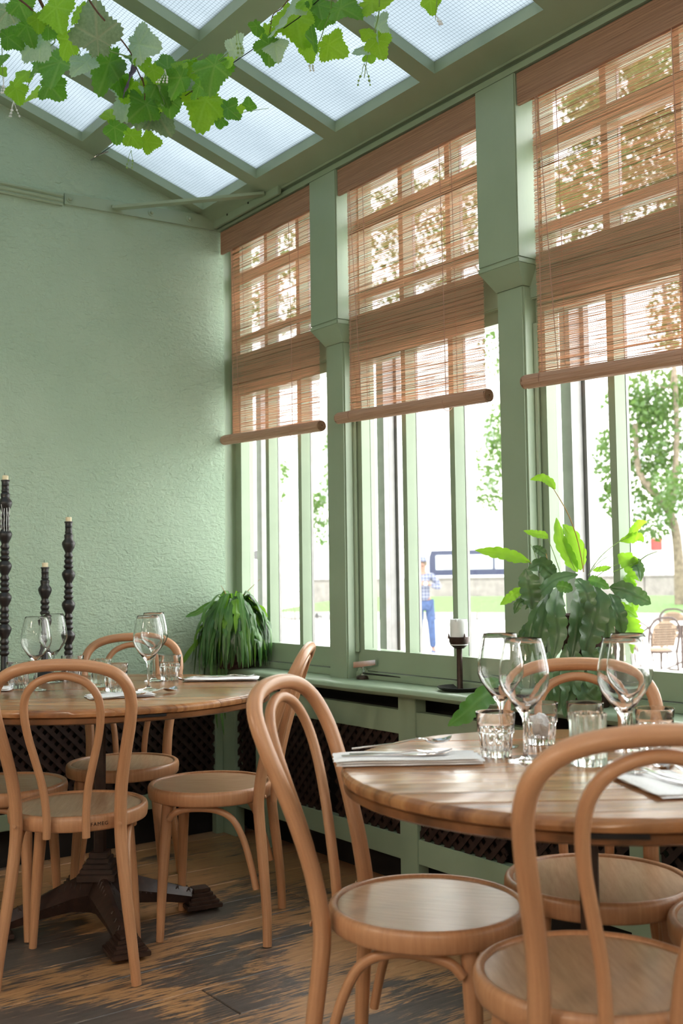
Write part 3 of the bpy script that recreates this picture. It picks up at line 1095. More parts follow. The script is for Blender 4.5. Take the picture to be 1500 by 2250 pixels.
def make_table(label, cx, cy, R, zt, adir, offs, seed):
    rg = random.Random(seed)
    t = thing('round_table', label, 'table', (cx, cy, 0), math.radians(adir), 'round wooden dining tables')
    cuts = [-R]
    v = -R + offs
    while v < R - .02:
        if v > -R + .02: cuts.append(v)
        v += rg.choice([.082, .095, .108])
    cuts.append(R)
    lay = [(R - .010, zt - .0245, .0004), (R - .002, zt - .021, .0004), (R, zt - .013, .0004), (R - .002, zt - .006, .0005), (R - .007, zt - .0012, .0008), (R - .011, zt, .0013)]
    for a, b in zip(cuts, cuts[1:]):
        vs, uvs = [], []
        k = 7 if (abs(a) < R * .8 and abs(b) < R * .8) else 15
        dz = rg.uniform(-.0006, .0004)
        for r, z, g in lay:
            for side in (1, -1):
                for i in range(k):
                    u = i / (k - 1)
                    vv = a + (b - a) * (u if side > 0 else 1 - u)
                    ga = g if a > -R + .001 else (R - r)
                    gb = g if b < R - .001 else (R - r)
                    vv = min(max(vv, a + ga), b - gb)
                    vv = min(max(vv, -r * .99999), r * .99999)
                    x = math.sqrt(max(r * r - vv * vv, 0)) * side
                    vs.append((x, vv, z + dz))
                    uvs.append((x, vv))
        m = 2 * k
        fs = []
        for l in range(len(lay) - 1):
            for i in range(m):
                j = (i + 1) % m
                fs.append((l * m + i, l * m + j, (l + 1) * m + j, (l + 1) * m + i))
        fs.append(tuple(reversed(range(m))))
        fs.append(tuple(range((len(lay) - 1) * m, len(lay) * m)))
        MB().add(vs, fs, uvs).build('plank', M['table'], t, 30)
    # darker second layer below
    ring = [(R - .09, zt - .043), (R - .012, zt - .043), (R - .005, zt - .039), (R - .004, zt - .027), (R - .008, zt - .0245), (R - .09, zt - .0245)]
    e = MB()
    e.lathe(ring, 96, (0, 0, 0), lambda a, z, i: 1 - .004 * (math.sin(a * 5 + 1) > .75))
    e.build('edge_layer', M['table_edge'], t, 40)
    for q in range(5):
        a = math.radians(-120 + q * 47 + seed * 11)
        o = MB().box(-.013, .004, -rg.uniform(.02, .06), rg.uniform(.02, .05), zt - .030, zt - .0235).build('worn_split', M['void'], t)
        o.location = ((R - .004) * math.cos(a), (R - .004) * math.sin(a), 0)
        o.rotation_euler = (0, 0, a)
    MB().box(-.36, .36, -.04, .04, zt - .062, zt - .0245, .004).build('batten', M['table_edge'], t)
    MB().box(-.04, .04, -.36, .36, zt - .066, zt - .0245, .004).build('batten', M['table_edge'], t)
    # column and cast base
    col = MB().lathe([(.0, .30), (.019, .30), (.019, zt - .07), (.06, zt - .066), (.06, zt - .06), (0, zt - .06)], 8)
    col.lathe([(0, .20), (.021, .20), (.021, .305), (0, .305)], 8)
    col.build('column', M['iron'], t, 20)
    col2 = MB()
    for r, z0, z1 in ((.062, .150, .172), (.054, .172, .187), (.046, .187, .202), (.037, .202, .217), (.030, .217, .235)):
        col2.box(-r, r, -r, r, z0, z1, .002)
    col2.build('stepped_collar', M['iron'], t, 20)
    leg = MB()
    top = [(.03, .175), (.10, .150), (.20, .112), (.30, .078), (.335, .060)]
    bot = [(.03, .050), (.10, .062), (.20, .050), (.30, .030), (.335, .022)]
    wid = [.050, .047, .038, .030, .027]
    vs = []
    for (x, z1), (_, z0), w in zip(top, bot, wid):
        vs += [(x, -w * .75, z0), (x, w * .75, z0), (x, w, (z0 + z1) / 2), (x, .006, z1), (x, -.006, z1), (x, -w, (z0 + z1) / 2)]
    fs = []
    for i in range(4):
        for j in range(6):
            a, b = i * 6 + j, i * 6 + (j + 1) % 6
            fs.append((a, b, b + 6, a + 6))
    fs += [tuple(reversed(range(6))), tuple(range(24, 30))]
    leg.add(vs, fs)
    legm = leg.mesh('cast_leg', M['iron'], 20)
    rel = MB()
    for s in (-1, 1):
        for k in range(5):
            x0 = .06 + k * .018
            n0, n1 = .028 + k * .001, .044 - k * .003
            rel.tube([(x0, s * .012, .163 - k * .008), (x0 + .012, s * .030, .125 - k * .007), (x0 + .030, s * .043, .105 - k * .005)], .0026, 5)
        for k in range(4):
            x0 = .150 + k * .04
            rel.tube([(x0, s * (.036 - k * .003), .083 - k * .011), (x0 + .03, s * .011, .112 - k * .011)], .0028, 5)
            rel.tube([(x0 + .03, s * .011, .112 - k * .011), (x0 + .034, s * (.034 - k * .003), .074 - k * .011)], .0022, 5)
    relm = rel.mesh('relief', M['iron'], 30)
    ft = MB()
    for r, z0, z1 in ((.062, .012, .026), (.053, .026, .037), (.044, .037, .048), (.036, .048, .060), (.029, .060, .072)):
        ft.box(-r, r, -r * .95, r * .95, z0, z1, .002)
    ft.lathe([(0, 0), (.030, 0), (.032, .004), (.030, .013), (0, .013)], 16)
    ftm = ft.mesh('foot', M['iron'], 20)
    for q in range(4):
        a = math.radians(q * 90 + (27 if seed == 1 else 20))
        lo = put('cast_leg', legm, t, (0, 0, 0), (0, 0, a))
        put('relief', relm, lo)
        put('foot', ftm, lo, (.342, 0, 0))
    return t


TZ1, TZ2 = .762, .752
p = at(222, 1513, z=TZ1)
T1 = (1.456, 3.342)
make_table('round plank table with the black candlesticks standing on it', T1[0], T1[1], .568, TZ1, -37.5, .03, 1)
T2 = (1.622, 1.411)
make_table('round plank table in the lower right, nearest the potted plant', T2[0], T2[1], .478, TZ2, -35.5, .06, 2)

# ------------------------------------------------------------------ table ware 
GL_OUT = [(0, 0), (.0355, 0), (.0360, .0012), (.030, .0030), (.012, .0060), (.0052, .012), (.0042, .030), (.0042, .070), (.0050, .084), (.010, .094), (.0285, .118), (.0440, .140), (.0500, .157), (.0490, .180), (.0445, .206), (.0385, .232), (.0358, .2425)]
GL_IN = [(.0348, .2425), (.0374, .232), (.0433, .206), (.0478, .180), (.0487, .158), (.0425, .141), (.0270, .120), (.0080, .100), (0, .0975)]
TB_OUT = [(0, 0), (.029, 0), (.0315, .002), (.0335, .02), (.0362, .047), (.0385, .050), (.0388, .0535), (.0378, .056), (.0385, .070), (.0405, .0885), (.0400, .0895)]
TB_IN = [(.0388, .0895), (.0368, .070), (.0360, .052), (.0338, .046), (.0305, .022), (.027, .013), (0, .011)]
VO_OUT = [(0, 0), (.033, 0), (.036, .003), (.0365, .03), (.0365, .085), (.0385, .096), (.0370, .100)]
VO_IN = [(.0320, .100), (.0300, .094), (.0295, .04), (.0285, .016), (0, .014)]


def flute(n, amt, z0, z1, lim):
    def f(a, z, i):
        return 1 - amt * (abs(math.sin(a * n / 2)) ** 3) if (z0 < z < z1 and i < lim) else 1
    return f


glass_me = MB().lathe(GL_OUT + GL_IN, 40).mesh('bowl_and_stem', M['bowl_glass'], 80)
tumb_me = MB().lathe(TB_OUT + TB_IN, 60, (0, 0, 0), flute(12, .10, .001, .0475, 5)).mesh('fluted_body', M['glass'], 50)
vot_me = MB().lathe(VO_OUT + VO_IN, 64, (0, 0, 0), lambda a, z, i: 1 - (.10 * abs(math.sin(a * 6)) ** 2 if 1 <= i <= 7 else 0)).mesh('scalloped_body', M['votive'], 50)


def glassware(kind, me, label, cat, px, py, z, group, sc=1.0, rz=0.0):
    q = at(px, py, z=z)
    o = put(kind, me, None, (q.x, q.y, z + .0004), (0, 0, rz), sc)
    tag(o, label, cat, group)
    return o


G1, G2 = 'wine glasses on the candlestick table', 'wine glasses on the right table'
glassware('wine_glass', glass_me, 'empty wine glass at the left end of the candlestick table, in front of its neighbour', 'wine glass', 79, 1517, TZ1, G1)
glassware('wine_glass', glass_me, 'empty wine glass standing before the shortest black candlestick', 'wine glass', 116, 1499, TZ1, G1)
glassware('wine_glass', glass_me, 'empty wine glass before the far chair loop, the nearer of that pair', 'wine glass', 326, 1516, TZ1, G1)
glassware('wine_glass', glass_me, 'empty wine glass before the far chair loop, half hidden behind its twin', 'wine glass', 338, 1496, TZ1, G1)
glassware('wine_glass', glass_me, 'empty wine glass by the sill candle, behind a ribbed tumbler', 'wine glass', 1103, 1640, TZ2, G2)
glassware('wine_glass', glass_me, 'empty wine glass in front on the right table with its foot in full view', 'wine glass', 1155, 1673, TZ2, G2)
glassware('wine_glass', glass_me, 'empty wine glass in front of the plant, the nearer of that pair', 'wine glass', 1374, 1677, TZ2, G2)
glassware('wine_glass', glass_me, 'empty wine glass in front of the plant, standing behind its twin', 'wine glass', 1387, 1648, TZ2, G2)
H1, H2 = 'ribbed tumblers on the candlestick table', 'ribbed tumblers on the right table'
glassware('tumbler', tumb_me, 'ribbed tumbler at the left edge before the tallest candlestick', 'tumbler', 40, 1512, TZ1, H1)
glassware('tumbler', tumb_me, 'ribbed tumbler holding a scrap of white, between candlestick and chair loop', 'tumbler', 159, 1495, TZ1, H1)
glassware('tumbler', tumb_me, 'ribbed tumbler behind the napkin at the front of the left table', 'tumbler', 254, 1519, TZ1, H1)
glassware('tumbler', tumb_me, 'ribbed tumbler right of the two wine glasses by the white napkin', 'tumbler', 373, 1494, TZ1, H1)
glassware('tumbler', tumb_me, 'ribbed tumbler beside the end of the long white napkin', 'tumbler', 1090, 1661, TZ2, H2)
glassware('tumbler', tumb_me, 'ribbed tumbler holding a scrap of white behind the front wine glass', 'tumbler', 1187, 1634, TZ2, H2)
glassware('tumbler', tumb_me, 'ribbed tumbler half hidden behind the scalloped candle glass', 'tumbler', 1287, 1634, TZ2, H2)
glassware('tumbler', tumb_me, 'ribbed tumbler at the right end of the right table', 'tumbler', 1440, 1652, TZ2, H2)
V3 = 'scalloped candle glasses'
glassware('candle_glass', vot_me, 'thick scalloped candle glass on the candlestick table', 'candle glass', 222, 1509, TZ1, V3, .93)
glassware('candle_glass', vot_me, 'thick scalloped candle glass on the right table', 'candle glass', 1293, 1681, TZ2, V3)
for px, py, z, lab in ((159, 1495, TZ1, 'crumpled white paper inside a tumbler on the candlestick table'), (1187, 1634, TZ2, 'crumpled white paper inside a tumbler on the right table')):
    q = at(px, py, z=z)
    bm = bmesh.new()
    bmesh.ops.create_icosphere(bm, subdivisions=3, radius=.021)
    for v in bm.verts:
        v.co *= 1 + .35 * mnoise.noise(v.co * 70)
        v.co.z *= 1.2
    me = bpy.data.meshes.new('paper')
    bm.to_mesh(me)
    bm.free()
    me.materials.append(M['linen'])
    tag(put('crumpled_paper', me, None, (q.x, q.y, z + .041)), lab, 'paper', 'white paper scraps in tumblers')


def napkin(label, loc, rz, ln, wd, n, seed, wav=.0022):
    """Folded linen napkin: n loosely stacked plies, folded along one long edge."""
    rg = random.Random(seed)
    t = thing('napkin', label, 'napkin', loc, rz, 'folded white napkins')
    z = 0.0004
    for k in range(n):
        h = .0052
        sx, sy = rg.uniform(-.005, .005), rg.uniform(-.004, .004)
        nu, nv = 22, 10
        rows_t, rows_b = [], []
        ph = rg.uniform(0, 6)
        for i in range(nv + 1):
            v = i / nv
            rt, rb = [], []
            for j in range(nu + 1):
                u = j / nu
                ed = min(u, 1 - u, v * wd / ln, (1 - v) * wd / ln) * ln
                f = min(1, ed / .006)
                f = math.sqrt(1 - (1 - f) ** 2)
                x = (u - .5) * ln + sx + .0012 * math.sin(v * 14 + ph)
                yv = (v - .5) * wd + sy + .0015 * math.sin(u * 17 + ph * 2)
                zz = wav * .35 * (math.sin(u * 9 + ph) + math.sin(v * 8 + u * 5 + ph)) * (k / max(1, n - 1) if n > 1 else 0)
                rt.append((x, yv, z + zz + h * (.5 + .5 * f)))
                rb.append((x, yv, z + (zz if k else 0) + h * (.5 - .5 * f)))
            rows_t.append(rt)
            rows_b.append(rb)
        m = MB()
        m.grid(rows_t)
        m.grid([list(reversed(r)) for r in rows_b])
        # close the side
        m.grid([rows_b[0], rows_t[0]])
        m.grid([list(reversed(rows_b[-1])), list(reversed(rows_t[-1]))])
        m.grid([[r[0] for r in reversed(rows_b)], [r[0] for r in reversed(rows_t)]])
        m.grid([[r[-1] for r in rows_b], [r[-1] for r in rows_t]])
        m.build('fold', M['linen'], t, 60)
        z += h * .93
    return t, z


def cutlery(kind):
    m = MB()
    secs = {'spoon': [(0, .0040, .0), (.05, .0058, .0), (.10, .0040, .0), (.132, .0032, .004), (.142, .0045, .003), (.152, .0130, .0), (.168, .0192, -.004), (.184, .0185, -.004), (.196, .0120, -.001), (.203, .0030, .002)],
            'fork': [(0, .0040, .0), (.05, .0060, .0), (.10, .0040, .0), (.130, .0034, .004), (.140, .0060, .003), (.150, .0115, .001), (.158, .0118, 0.0)],
            'knife': [(0, .0050, 0), (.05, .0062, 0), (.10, .0055, 0), (.112, .0058, 0), (.13, .0085, 0), (.17, .0090, 0), (.20, .0070, 0), (.212, .0015, 0)]}[kind]
    n = 6
    top, bot = [], []
    for x, w, z in secs:
        tr, br = [], []
        for j in range(n + 1):
            v = (j / n - .5) * 2
            dish = .0055 * (1 - v * v) if (kind == 'spoon' and x > .148 and x < .202) else -.0008 * (1 - v * v)
            tr.append((x, v * w, z - dish + .002))
            br.append((x, v * w, z - dish + .0005))
        top.append(tr)
        bot.append([q for q in reversed(br)])
    m.grid([list(reversed(r)) for r in top])
    m.grid([list(reversed(r)) for r in bot])
    for rr in ([r[0] for r in top], [r[-1] for r in top]):
        m.grid([rr, [(x, y, z - .0015) for x, y, z in rr]])
    if kind == 'fork':
        for k in range(4):
            yv = (k - 1.5) * .0067
            m.tube([(.152, yv, .002), (.172, yv, -.001), (.190, yv * .95, .001), (.204, yv * .9, .006)], [.0019, .0018, .0016, .0008], 6, 10)
    return m.mesh(kind, M['steel'], 60)


CUT = {k: cutlery(k) for k in ('spoon', 'fork', 'knife')}
CUTG = 'cutlery laid on the napkins'


def lay(kind, label, x, y, z, rz, tilt=0.0):
    tag(put(kind, CUT[kind], None, (x, y, z), (0, tilt, rz)), label, kind, CUTG)


# right table: long napkin on the left rim, with fork, knife and spoon
e0, e1 = Vector(at(738, 1688, z=TZ2)), Vector(at(1062, 1682, z=TZ2))
dv = (e1 - e0)
an = math.atan2(dv.y, dv.x)
ctr = (e0 + e1) / 2 + Vector((-math.sin(an), math.cos(an), 0)) * .05
_, zt = napkin('long folded napkin with cutlery hanging over the left rim of the right table', (ctr.x, ctr.y, TZ2), an, dv.length, .10, 3, 5)
zt += TZ2
ux, uy = Vector((math.cos(an), math.sin(an), 0)), Vector((-math.sin(an), math.cos(an), 0))
q = e0 + ux * .012 + uy * .030
lay('knife', 'knife lying along the front of the long napkin', q.x, q.y, zt + .0022, an + .02)
q = e0 + ux * .028 + uy * .052
lay('fork', 'fork on the long napkin at the right table, between knife and spoon', q.x, q.y, zt + .0022, an - .06, -.015)
q = e0 + ux * .034 + uy * .072
lay('spoon', 'spoon on the long napkin, its bowl raised towards the ribbed tumbler', q.x, q.y, zt + .009, an - .10, -.12)
# right table: napkin in front
e0, e1 = Vector(at(1338, 1708, z=TZ2)), Vector(at(1450, 1757, z=TZ2))
dv = e1 - e0
an = math.atan2(dv.y, dv.x)
pr = Vector((-math.sin(an), math.cos(an), 0))
ctr = (e0 + e1) / 2 + pr * .062
_, zt = napkin('folded napkin with cutlery near the front rim of the right table', (ctr.x, ctr.y, TZ2), an, dv.length * 1.05, .125, 2, 6)
zt += TZ2
for kind, px, py, px2, py2, lab in (('fork', 1470, 1718, 1372, 1696, 'fork seen under the near chair loop on the front napkin'),
                                    ('knife', 1492, 1716, 1402, 1690, 'knife beside the fork on the front napkin'),
                                    ('spoon', 1530, 1708, 1450, 1680, 'spoon with round bowl at the right of the front napkin')):
    a, b = at(px, py, z=zt), at(px2, py2, z=zt)
    r = math.atan2(b.y - a.y, b.x - a.x)
    lay(kind, lab, b.x - .19 * math.cos(r), b.y - .19 * math.sin(r), zt + .0025, r)
# left table
e0, e1 = Vector(at(400, 1499, z=TZ1)), Vector(at(571, 1496, z=TZ1))
dv = e1 - e0
an = math.atan2(dv.y, dv.x)
ctr = (e0 + e1) / 2 + Vector((-math.sin(an), math.cos(an), 0)) * .05
_, zt = napkin('folded napkin with cutlery at the window end of the candlestick table', (ctr.x, ctr.y, TZ1), an, dv.length * .95, .10, 2, 8)
zt += TZ1
for kind, dy, rot, lab in (('spoon', .02, PI + .25, 'spoon on the napkin at the window end of the left table'), ('knife', -.005, 0.02, 'knife on the napkin at the window end of the left table'), ('fork', .022, -.03, 'fork on the napkin at the window end of the left table')):
    base = ctr + Vector((-math.sin(an), math.cos(an), 0)) * dy + Vector((math.cos(an), math.sin(an), 0)) * (.04 if kind == 'spoon' else -.09)
    lay(kind, lab, base.x, base.y, zt + .0028, an + rot, .0)
ctr = at(262, 1531, z=TZ1)
an = math.radians(-14)
_, zt = napkin('folded napkin with fork and spoon behind the near chair loop at the left table', (ctr.x, ctr.y, TZ1), an, .20, .11, 2, 9)
zt += TZ1
lay('fork', 'fork on the napkin behind the near chair loop', ctr.x - .05, ctr.y + .08, zt + .0026, an - .9)
lay('spoon', 'spoon on the napkin behind the near chair loop', ctr.x + .02, ctr.y - .09, zt + .0036, an + .75)
ctr = at(-30, 1517, z=TZ1)
napkin('folded napkin just showing at the left edge of the candlestick table', (ctr.x, ctr.y, TZ1), math.radians(-30), .17, .10, 2, 10)

# ------------------------------------------------------------------ candlesticks
def stick_profile(h):
    p = [(0, 0), (.038, 0), (.040, .004), (.038, .014), (.030, .022), (.018, .030), (.016, .040)]
    z = .040
    nu = int((h - .062 - .044) / .114)
    pad = h - .062 - .004 - .114 * nu
    p += [(.0130, z + .004), (.0130, pad - .002)]
    z = pad
    unit = [(.0115, .0), (.0175, .008), (.0180, .013), (.0125, .020), (.0155, .027), (.0165, .033), (.0120, .040), (.0160, .047), (.0165, .052), (.0120, .060), (.0135, .066), (.0215, .082), (.0250, .094), (.0240, .102), (.0150, .114)]
    for _ in range(nu):
        p += [(r, z + q) for r, q in unit]
        z += .114
    z = h - .062
    p += [(.0165, z + .006), (.0170, z + .011), (.0125, z + .016), (.0140, z + .020), (.0140, z + .024), (.0125, z + .026), (.0128, z + .040), (.0140, z + .042), (.0128, z + .044), (.0132, z + .056), (.0158, z + .057), (.0160, z + .061), (.0150, z + .062), (0, z + .062)]
    return p


def candlestick(label, px, ytop, ybase, seed, drip=False):
    q = at(px, ybase, z=TZ1)
    d = (q - CAM).dot(_f)
    top = at(px, ytop, d=d)
    h = top.z - TZ1 - .017
    t = thing('candlestick', label, 'candlestick', (q.x, q.y, TZ1 + .0005), 0, 'black turned wooden candlesticks')
    MB().lathe(stick_profile(h), 28).build('turned_stem', M['black_wood'], t, 50)
    rg = random.Random(seed)
    MB().lathe([(0, h - .004), (.0108, h - .004), (.0110, h + .014), (.0100, h + .0165), (0, h + .0155)], 18, (0, 0, 0), lambda a, z, i: 1 + .03 * math.sin(a * 2 + seed)).build('candle_stub', M['wax'], t, 50)
    MB().tube([(-.002, 0, h + .014), (-.003, 0, h + .021), (-.0025, .001, h + .026)], .0008, 5).build('wick', M['wick'], t)
    if drip:
        for k in range(5):
            a = math.radians(-170 + k * 26)
            pts = []
            for i in range(16):
                z = h - .085 - i * .0075 * rg.uniform(.8, 1.0)
                r = .0205 + .003 * math.sin(i * .9 + k) if i < 9 else .0195
                pts.append((r * math.cos(a + .03 * math.sin(i)), r * math.sin(a + .03 * math.sin(i)), z))
            MB().tube(pts, .0011, 5).build('wax_drip', M['white_wax'], t)
    return t


candlestick('tallest black turned candlestick, streaked with white wax, at the left edge', 9, 1042, 1499, 1, True)
candlestick('shortest black turned candlestick, between the two taller ones', 98, 1236, 1492, 2)
candlestick('middle-height black turned candlestick, nearest the far chair', 150, 1135, 1489, 3)

# candle holder on the sill
q = at(1015, 1513, z=SILL + .001)
q = Vector((2.452, 2.672, SILL))
ch = thing('candle_holder', 'dark iron candle holder with a thick white candle on the windowsill', 'candle holder', q)
ch.scale = (1.18, 1.18, 1.02)
MB().lathe([(0, .001), (.046, .001), (.060, .008), (.066, .014), (.0650, .0155), (.058, .010), (.045, .004), (0, .004)], 40).build('drip_tray', M['dark_metal'], ch, 60)
MB().lathe([(0, .003), (.0105, .003), (.0085, .012), (.0080, .120), (.0085, .138), (.014, .145), (0, .145)], 16).build('stem', M['bronze'], ch, 50)
MB().lathe([(0, .140), (.014, .140), (.024, .150), (.0285, .162), (.0290, .178), (.0275, .178), (.0265, .164), (.020, .153), (0, .150)], 36, (0, 0, 0), lambda a, z, i: 1).build('cup', M['bronze'], ch, 50)
for k in range(3):
    a = math.radians(20 + k * 120)
    MB().tube([(.0285 * math.cos(a), .0285 * math.sin(a), .172), (.0290 * math.cos(a), .0290 * math.sin(a), .189)], [.0045, .0012], 6).build('prong', M['bronze'], ch)
MB().lathe([(0, .151), (.0255, .151), (.0256, .222), (.0245, .234), (.0232, .236), (.021, .226), (.012, .219), (0, .217)], 32, (0, 0, 0), lambda a, z, i: 1 + (.06 * max(0, math.sin(a * 1.5 + 1)) ** 2 if z > .23 else 0)).build('candle', M['white_wax'], ch, 50)
MB().lathe([(0, 0), (.004, 0), (.005, .004), (.003, .009), (0, .010)], 10, (-.02, -.012, .228)).build('wax_lump', M['white_wax'], ch)

# hanging fill lamps, out of view, added to brighten the room
def pendant(x, y, z, watts, label):
    t = thing('added_fill_lamp', label, 'lamp', (x, y, z), 0, 'added fill lamps')
    MB().lathe([(0, .20), (.02, .20), (.03, .17), (.15, .02), (.155, 0), (.148, .004), (.028, .16), (0, .165)], 28).build('lamp_shade', M['cream'], t)
    MB().tube([(0, 0, .19), (0, 0, roof_z(x) - z)], .003, 6).build('lamp_cord', M['dark_metal'], t)
    l = bpy.data.lights.new('fill_bulb', 'POINT')
    l.energy = watts
    l.color = (1.0, 0.86, 0.70)
    l.shadow_soft_size = .10
    lo = bpy.data.objects.new('fill_bulb', l)
    C.objects.link(lo)
    lo.parent = t
    lo.location = (0, 0, -.06)


for i, (x, y) in enumerate(((-1.15, .55), (-.35, -1.1), (-1.25, 2.35))):
    pendant(x, y, 2.05, 20, ('added cream fill lamp above the entrance side of the room', 'added cream fill lamp behind the viewpoint', 'added cream fill lamp left of the candlestick table, outside the picture')[i])

# ================================================================== PLANTS
def leaf_grape(seed):
    """Lobed, toothed vine leaf; petiole joint at the origin, tip along +y, about 1 long; uv = (angle, radius)."""
    rg = random.Random(seed)
    n = 66
    rings = [0.0, .3, .6, .85, 1.0]
    vs, uv, rows = [], [], []
    fold, cup = rg.uniform(.15, .5), rg.uniform(-.25, .35)
    tw = rg.uniform(-.3, .3)
    for ri in rings:
        row = []
        for i in range(n):
            a = -PI + 2 * PI * i / (n - 1)      # 0 = tip
            aa = abs(a)
            base = .49 + .15 * math.cos(a) + .085 * math.cos(5 * a * .86)
            base *= .72 + .28 * min(1, (PI - aa) / .5) if aa > 2.6 else 1
            base += .05 * max(0, math.cos(a)) ** 12
            tooth = .028 * (1 if i % 2 else -1) if ri == 1.0 else 0
            r = (base + tooth) * ri
            x, y = r * math.sin(a), r * math.cos(a) + .0
            z = fold * abs(x) * .55 - cup * (x * x + y * y) + tw * x * y + .03 * math.sin(a * 7 + seed) * ri * ri
            row.append(len(vs))
            vs.append((x, y, z))
            uv.append((a / (2 * PI) + .5 + .5 / 7, ri * .5))
        rows.append(row)
    fs = []
    for a, b in zip(rows, rows[1:]):
        for i in range(n - 1):
            fs.append((a[i], b[i], b[i + 1], a[i + 1]))
    return vs, fs, uv


GRAPE = {}
for mk in ('vine_leaf', 'vine_bright', 'vine_pale', 'vine_grey', 'vine_purple'):
    GRAPE[mk] = []
    for sd in (1, 2, 3):
        v, f_, u_ = leaf_grape(sd * 7 + len(mk))
        GRAPE[mk].append(MB().add(v, f_, u_).mesh('leaf', M[mk], 180))
for ms in GRAPE.values():
    for me in ms:
        pass


def roof_depth(px, py):
    r = ray(px, py)
    t = (2.75 + .311 * 2.38 - CAM.z) / (r.z + .311 * r.x)
    tw = (WALL_Y - CAM.y) / r.y
    return min(t * .90, tw * .94)


def vine_leaf(parent, org, px, py, size, mk, rot, tx=0.0, ty=0.0, k=0, dd=0.0):
    """One leaf centred on a viewed pixel: size in pixels across, rot = where its tip points in the picture (deg, 0 = down)."""
    d = roof_depth(px, py) * (1 - dd)
    p = at(px, py, d=d)
    s = size * d / F_PX / .98
    rr = math.radians(rot)
    yax = (-_u * math.cos(rr) + _r * math.sin(rr))
    zax = -_f
    xax = yax.cross(zax)
    m = Matrix((xax, yax, zax)).transposed()
    m = m @ Matrix.Rotation(tx, 3, 'X') @ Matrix.Rotation(ty, 3, 'Y')
    o = bpy.data.objects.new('leaf', GRAPE[mk][k % 3])
    C.objects.link(o)
    o.parent = parent
    q = p - m @ Vector((0, .08, 0)) * s - org
    o.matrix_local = Matrix.Translation(q) @ m.to_4x4() @ Matrix.Diagonal((s, s, s, 1))


B, G_, P_, O_, U_ = 'vine_bright', 'vine_leaf', 'vine_pale', 'vine_grey', 'vine_purple'
LEFT = [(125, 22, 78, B, 20, .2, .2), (14, 28, 62, O_, -20, .4, .1), (45, 12, 58, G_, 30, .3, .2), (83, 45, 40, B, 0, .5, .3), (88, 90, 92, P_, -60, .3, -.2), (130, 142, 98, G_, -15, .35, .3),
        (186, 140, 66, P_, -30, .4, -.3), (212, 75, 104, O_, 180, -.3, .1), (238, 145, 96, G_, -12, .25, .3), (310, 98, 78, P_, 70, .4, .2), (296, 126, 42, G_, 10, .8, .2), (312, 135, 36, B, 20, .2, .4),
        (284, 170, 78, U_, 80, 1.25, .1), (54, 166, 46, B, -40, .3, .5), (78, 152, 40, G_, 50, .9, .3), (36, 198, 46, B, 15, .4, .4), (70, 208, 46, B, 60, .9, .2), (113, 190, 62, G_, 50, 1.0, .4),
        (20, 84, 52, G_, 60, .5, .2), (4, 128, 38, G_, -20, .6, .4), (4, 156, 22, B, 30, .2, .3), (60, 62, 60, G_, 10, .4, .4), (150, 92, 62, B, -40, .5, .3), (110, 60, 50, G_, 70, .5, .2), (262, 178, 52, G_, 15, .5, .4), (172, 30, 50, B, 50, .6, .3)]
MID = [(294, 220, 104, P_, 40, .3, .2), (347, 190, 68, G_, 30, .3, .4), (346, 250, 78, O_, 30, .3, -.3), (344, 196, 66, O_, -40, 1.25, .2), (243, 256, 42, B, 200, .4, .3), (252, 284, 48, G_, 10, .5, .4),
       (304, 268, 30, O_, 0, .2, .2), (338, 157, 40, B, 10, .5, .3), (368, 146, 50, G_, 190, .4, .3), (372, 224, 52, G_, 0, .6, .2), (470, 150, 82, G_, -10, .15, .2), (506, 131, 38, B, -10, .3, .5),
       (412, 184, 62, O_, -30, .6, .3), (451, 226, 92, B, -20, .15, .15), (503, 240, 48, G_, 60, .6, .3), (484, 265, 32, G_, -20, .9, .2), (529, 237, 18, B, 0, .3, .3), (547, 232, 32, G_, 180, .9, .2),
       (425, 131, 40, G_, 190, 1.1, .3), (368, 212, 58, G_, 30, .4, .2), (290, 300, 44, B, 50, .5, .3), (325, 312, 46, B, 80, .2, .2), (516, 106, 48, P_, 150, .5, .3), (400, 150, 46, B, 150, .6, .3), (392, 200, 44, G_, 60, .5, .5), (325, 175, 40, B, 10, .4, .3), (395, 176, 66, G_, -20, .4, .4), (440, 190, 56, G_, 40, .6, .3), (318, 232, 70, G_, -30, .4, .3), (350, 222, 52, B, 20, .4, .3), (285, 196, 54, B, -50, .5, .3), (430, 152, 50, B, 20, .5, .4)]
RIGHT = [(651, 42, 100, B, 10, .2, .1), (648, 12, 62, P_, 40, .8, .3), (700, 14, 56, G_, 20, .3, .3), (712, 34, 48, G_, -30, .6, .4), (752, 20, 74, G_, 60, .5, .3), (822, 4, 74, B, 70, .5, .2), (613, 58, 62, P_, 75, 1.1, .2),
         (606, 102, 52, P_, 0, .3, .2), (686, 91, 58, G_, -70, 1.15, .2), (726, 100, 66, B, 60, .3, .2), (678, 107, 44, B, 10, .4, .4), (832, 62, 64, P_, 60, 1.1, .3), (808, 73, 36, B, -20, .4, .2), (829, 93, 56, B, 20, .15, .3),
         (796, 112, 46, P_, 40, .7, .3), (812, 121, 34, B, 50, .9, .2), (946, 4, 40, B, 10, .3, .3), (587, 72, 44, B, -10, .3, .3), (590, 102, 60, G_, 10, .3, .2), (564, 60, 36, G_, -20, .9, .3), (672, 4, 44, B, 20, .4, .4)]


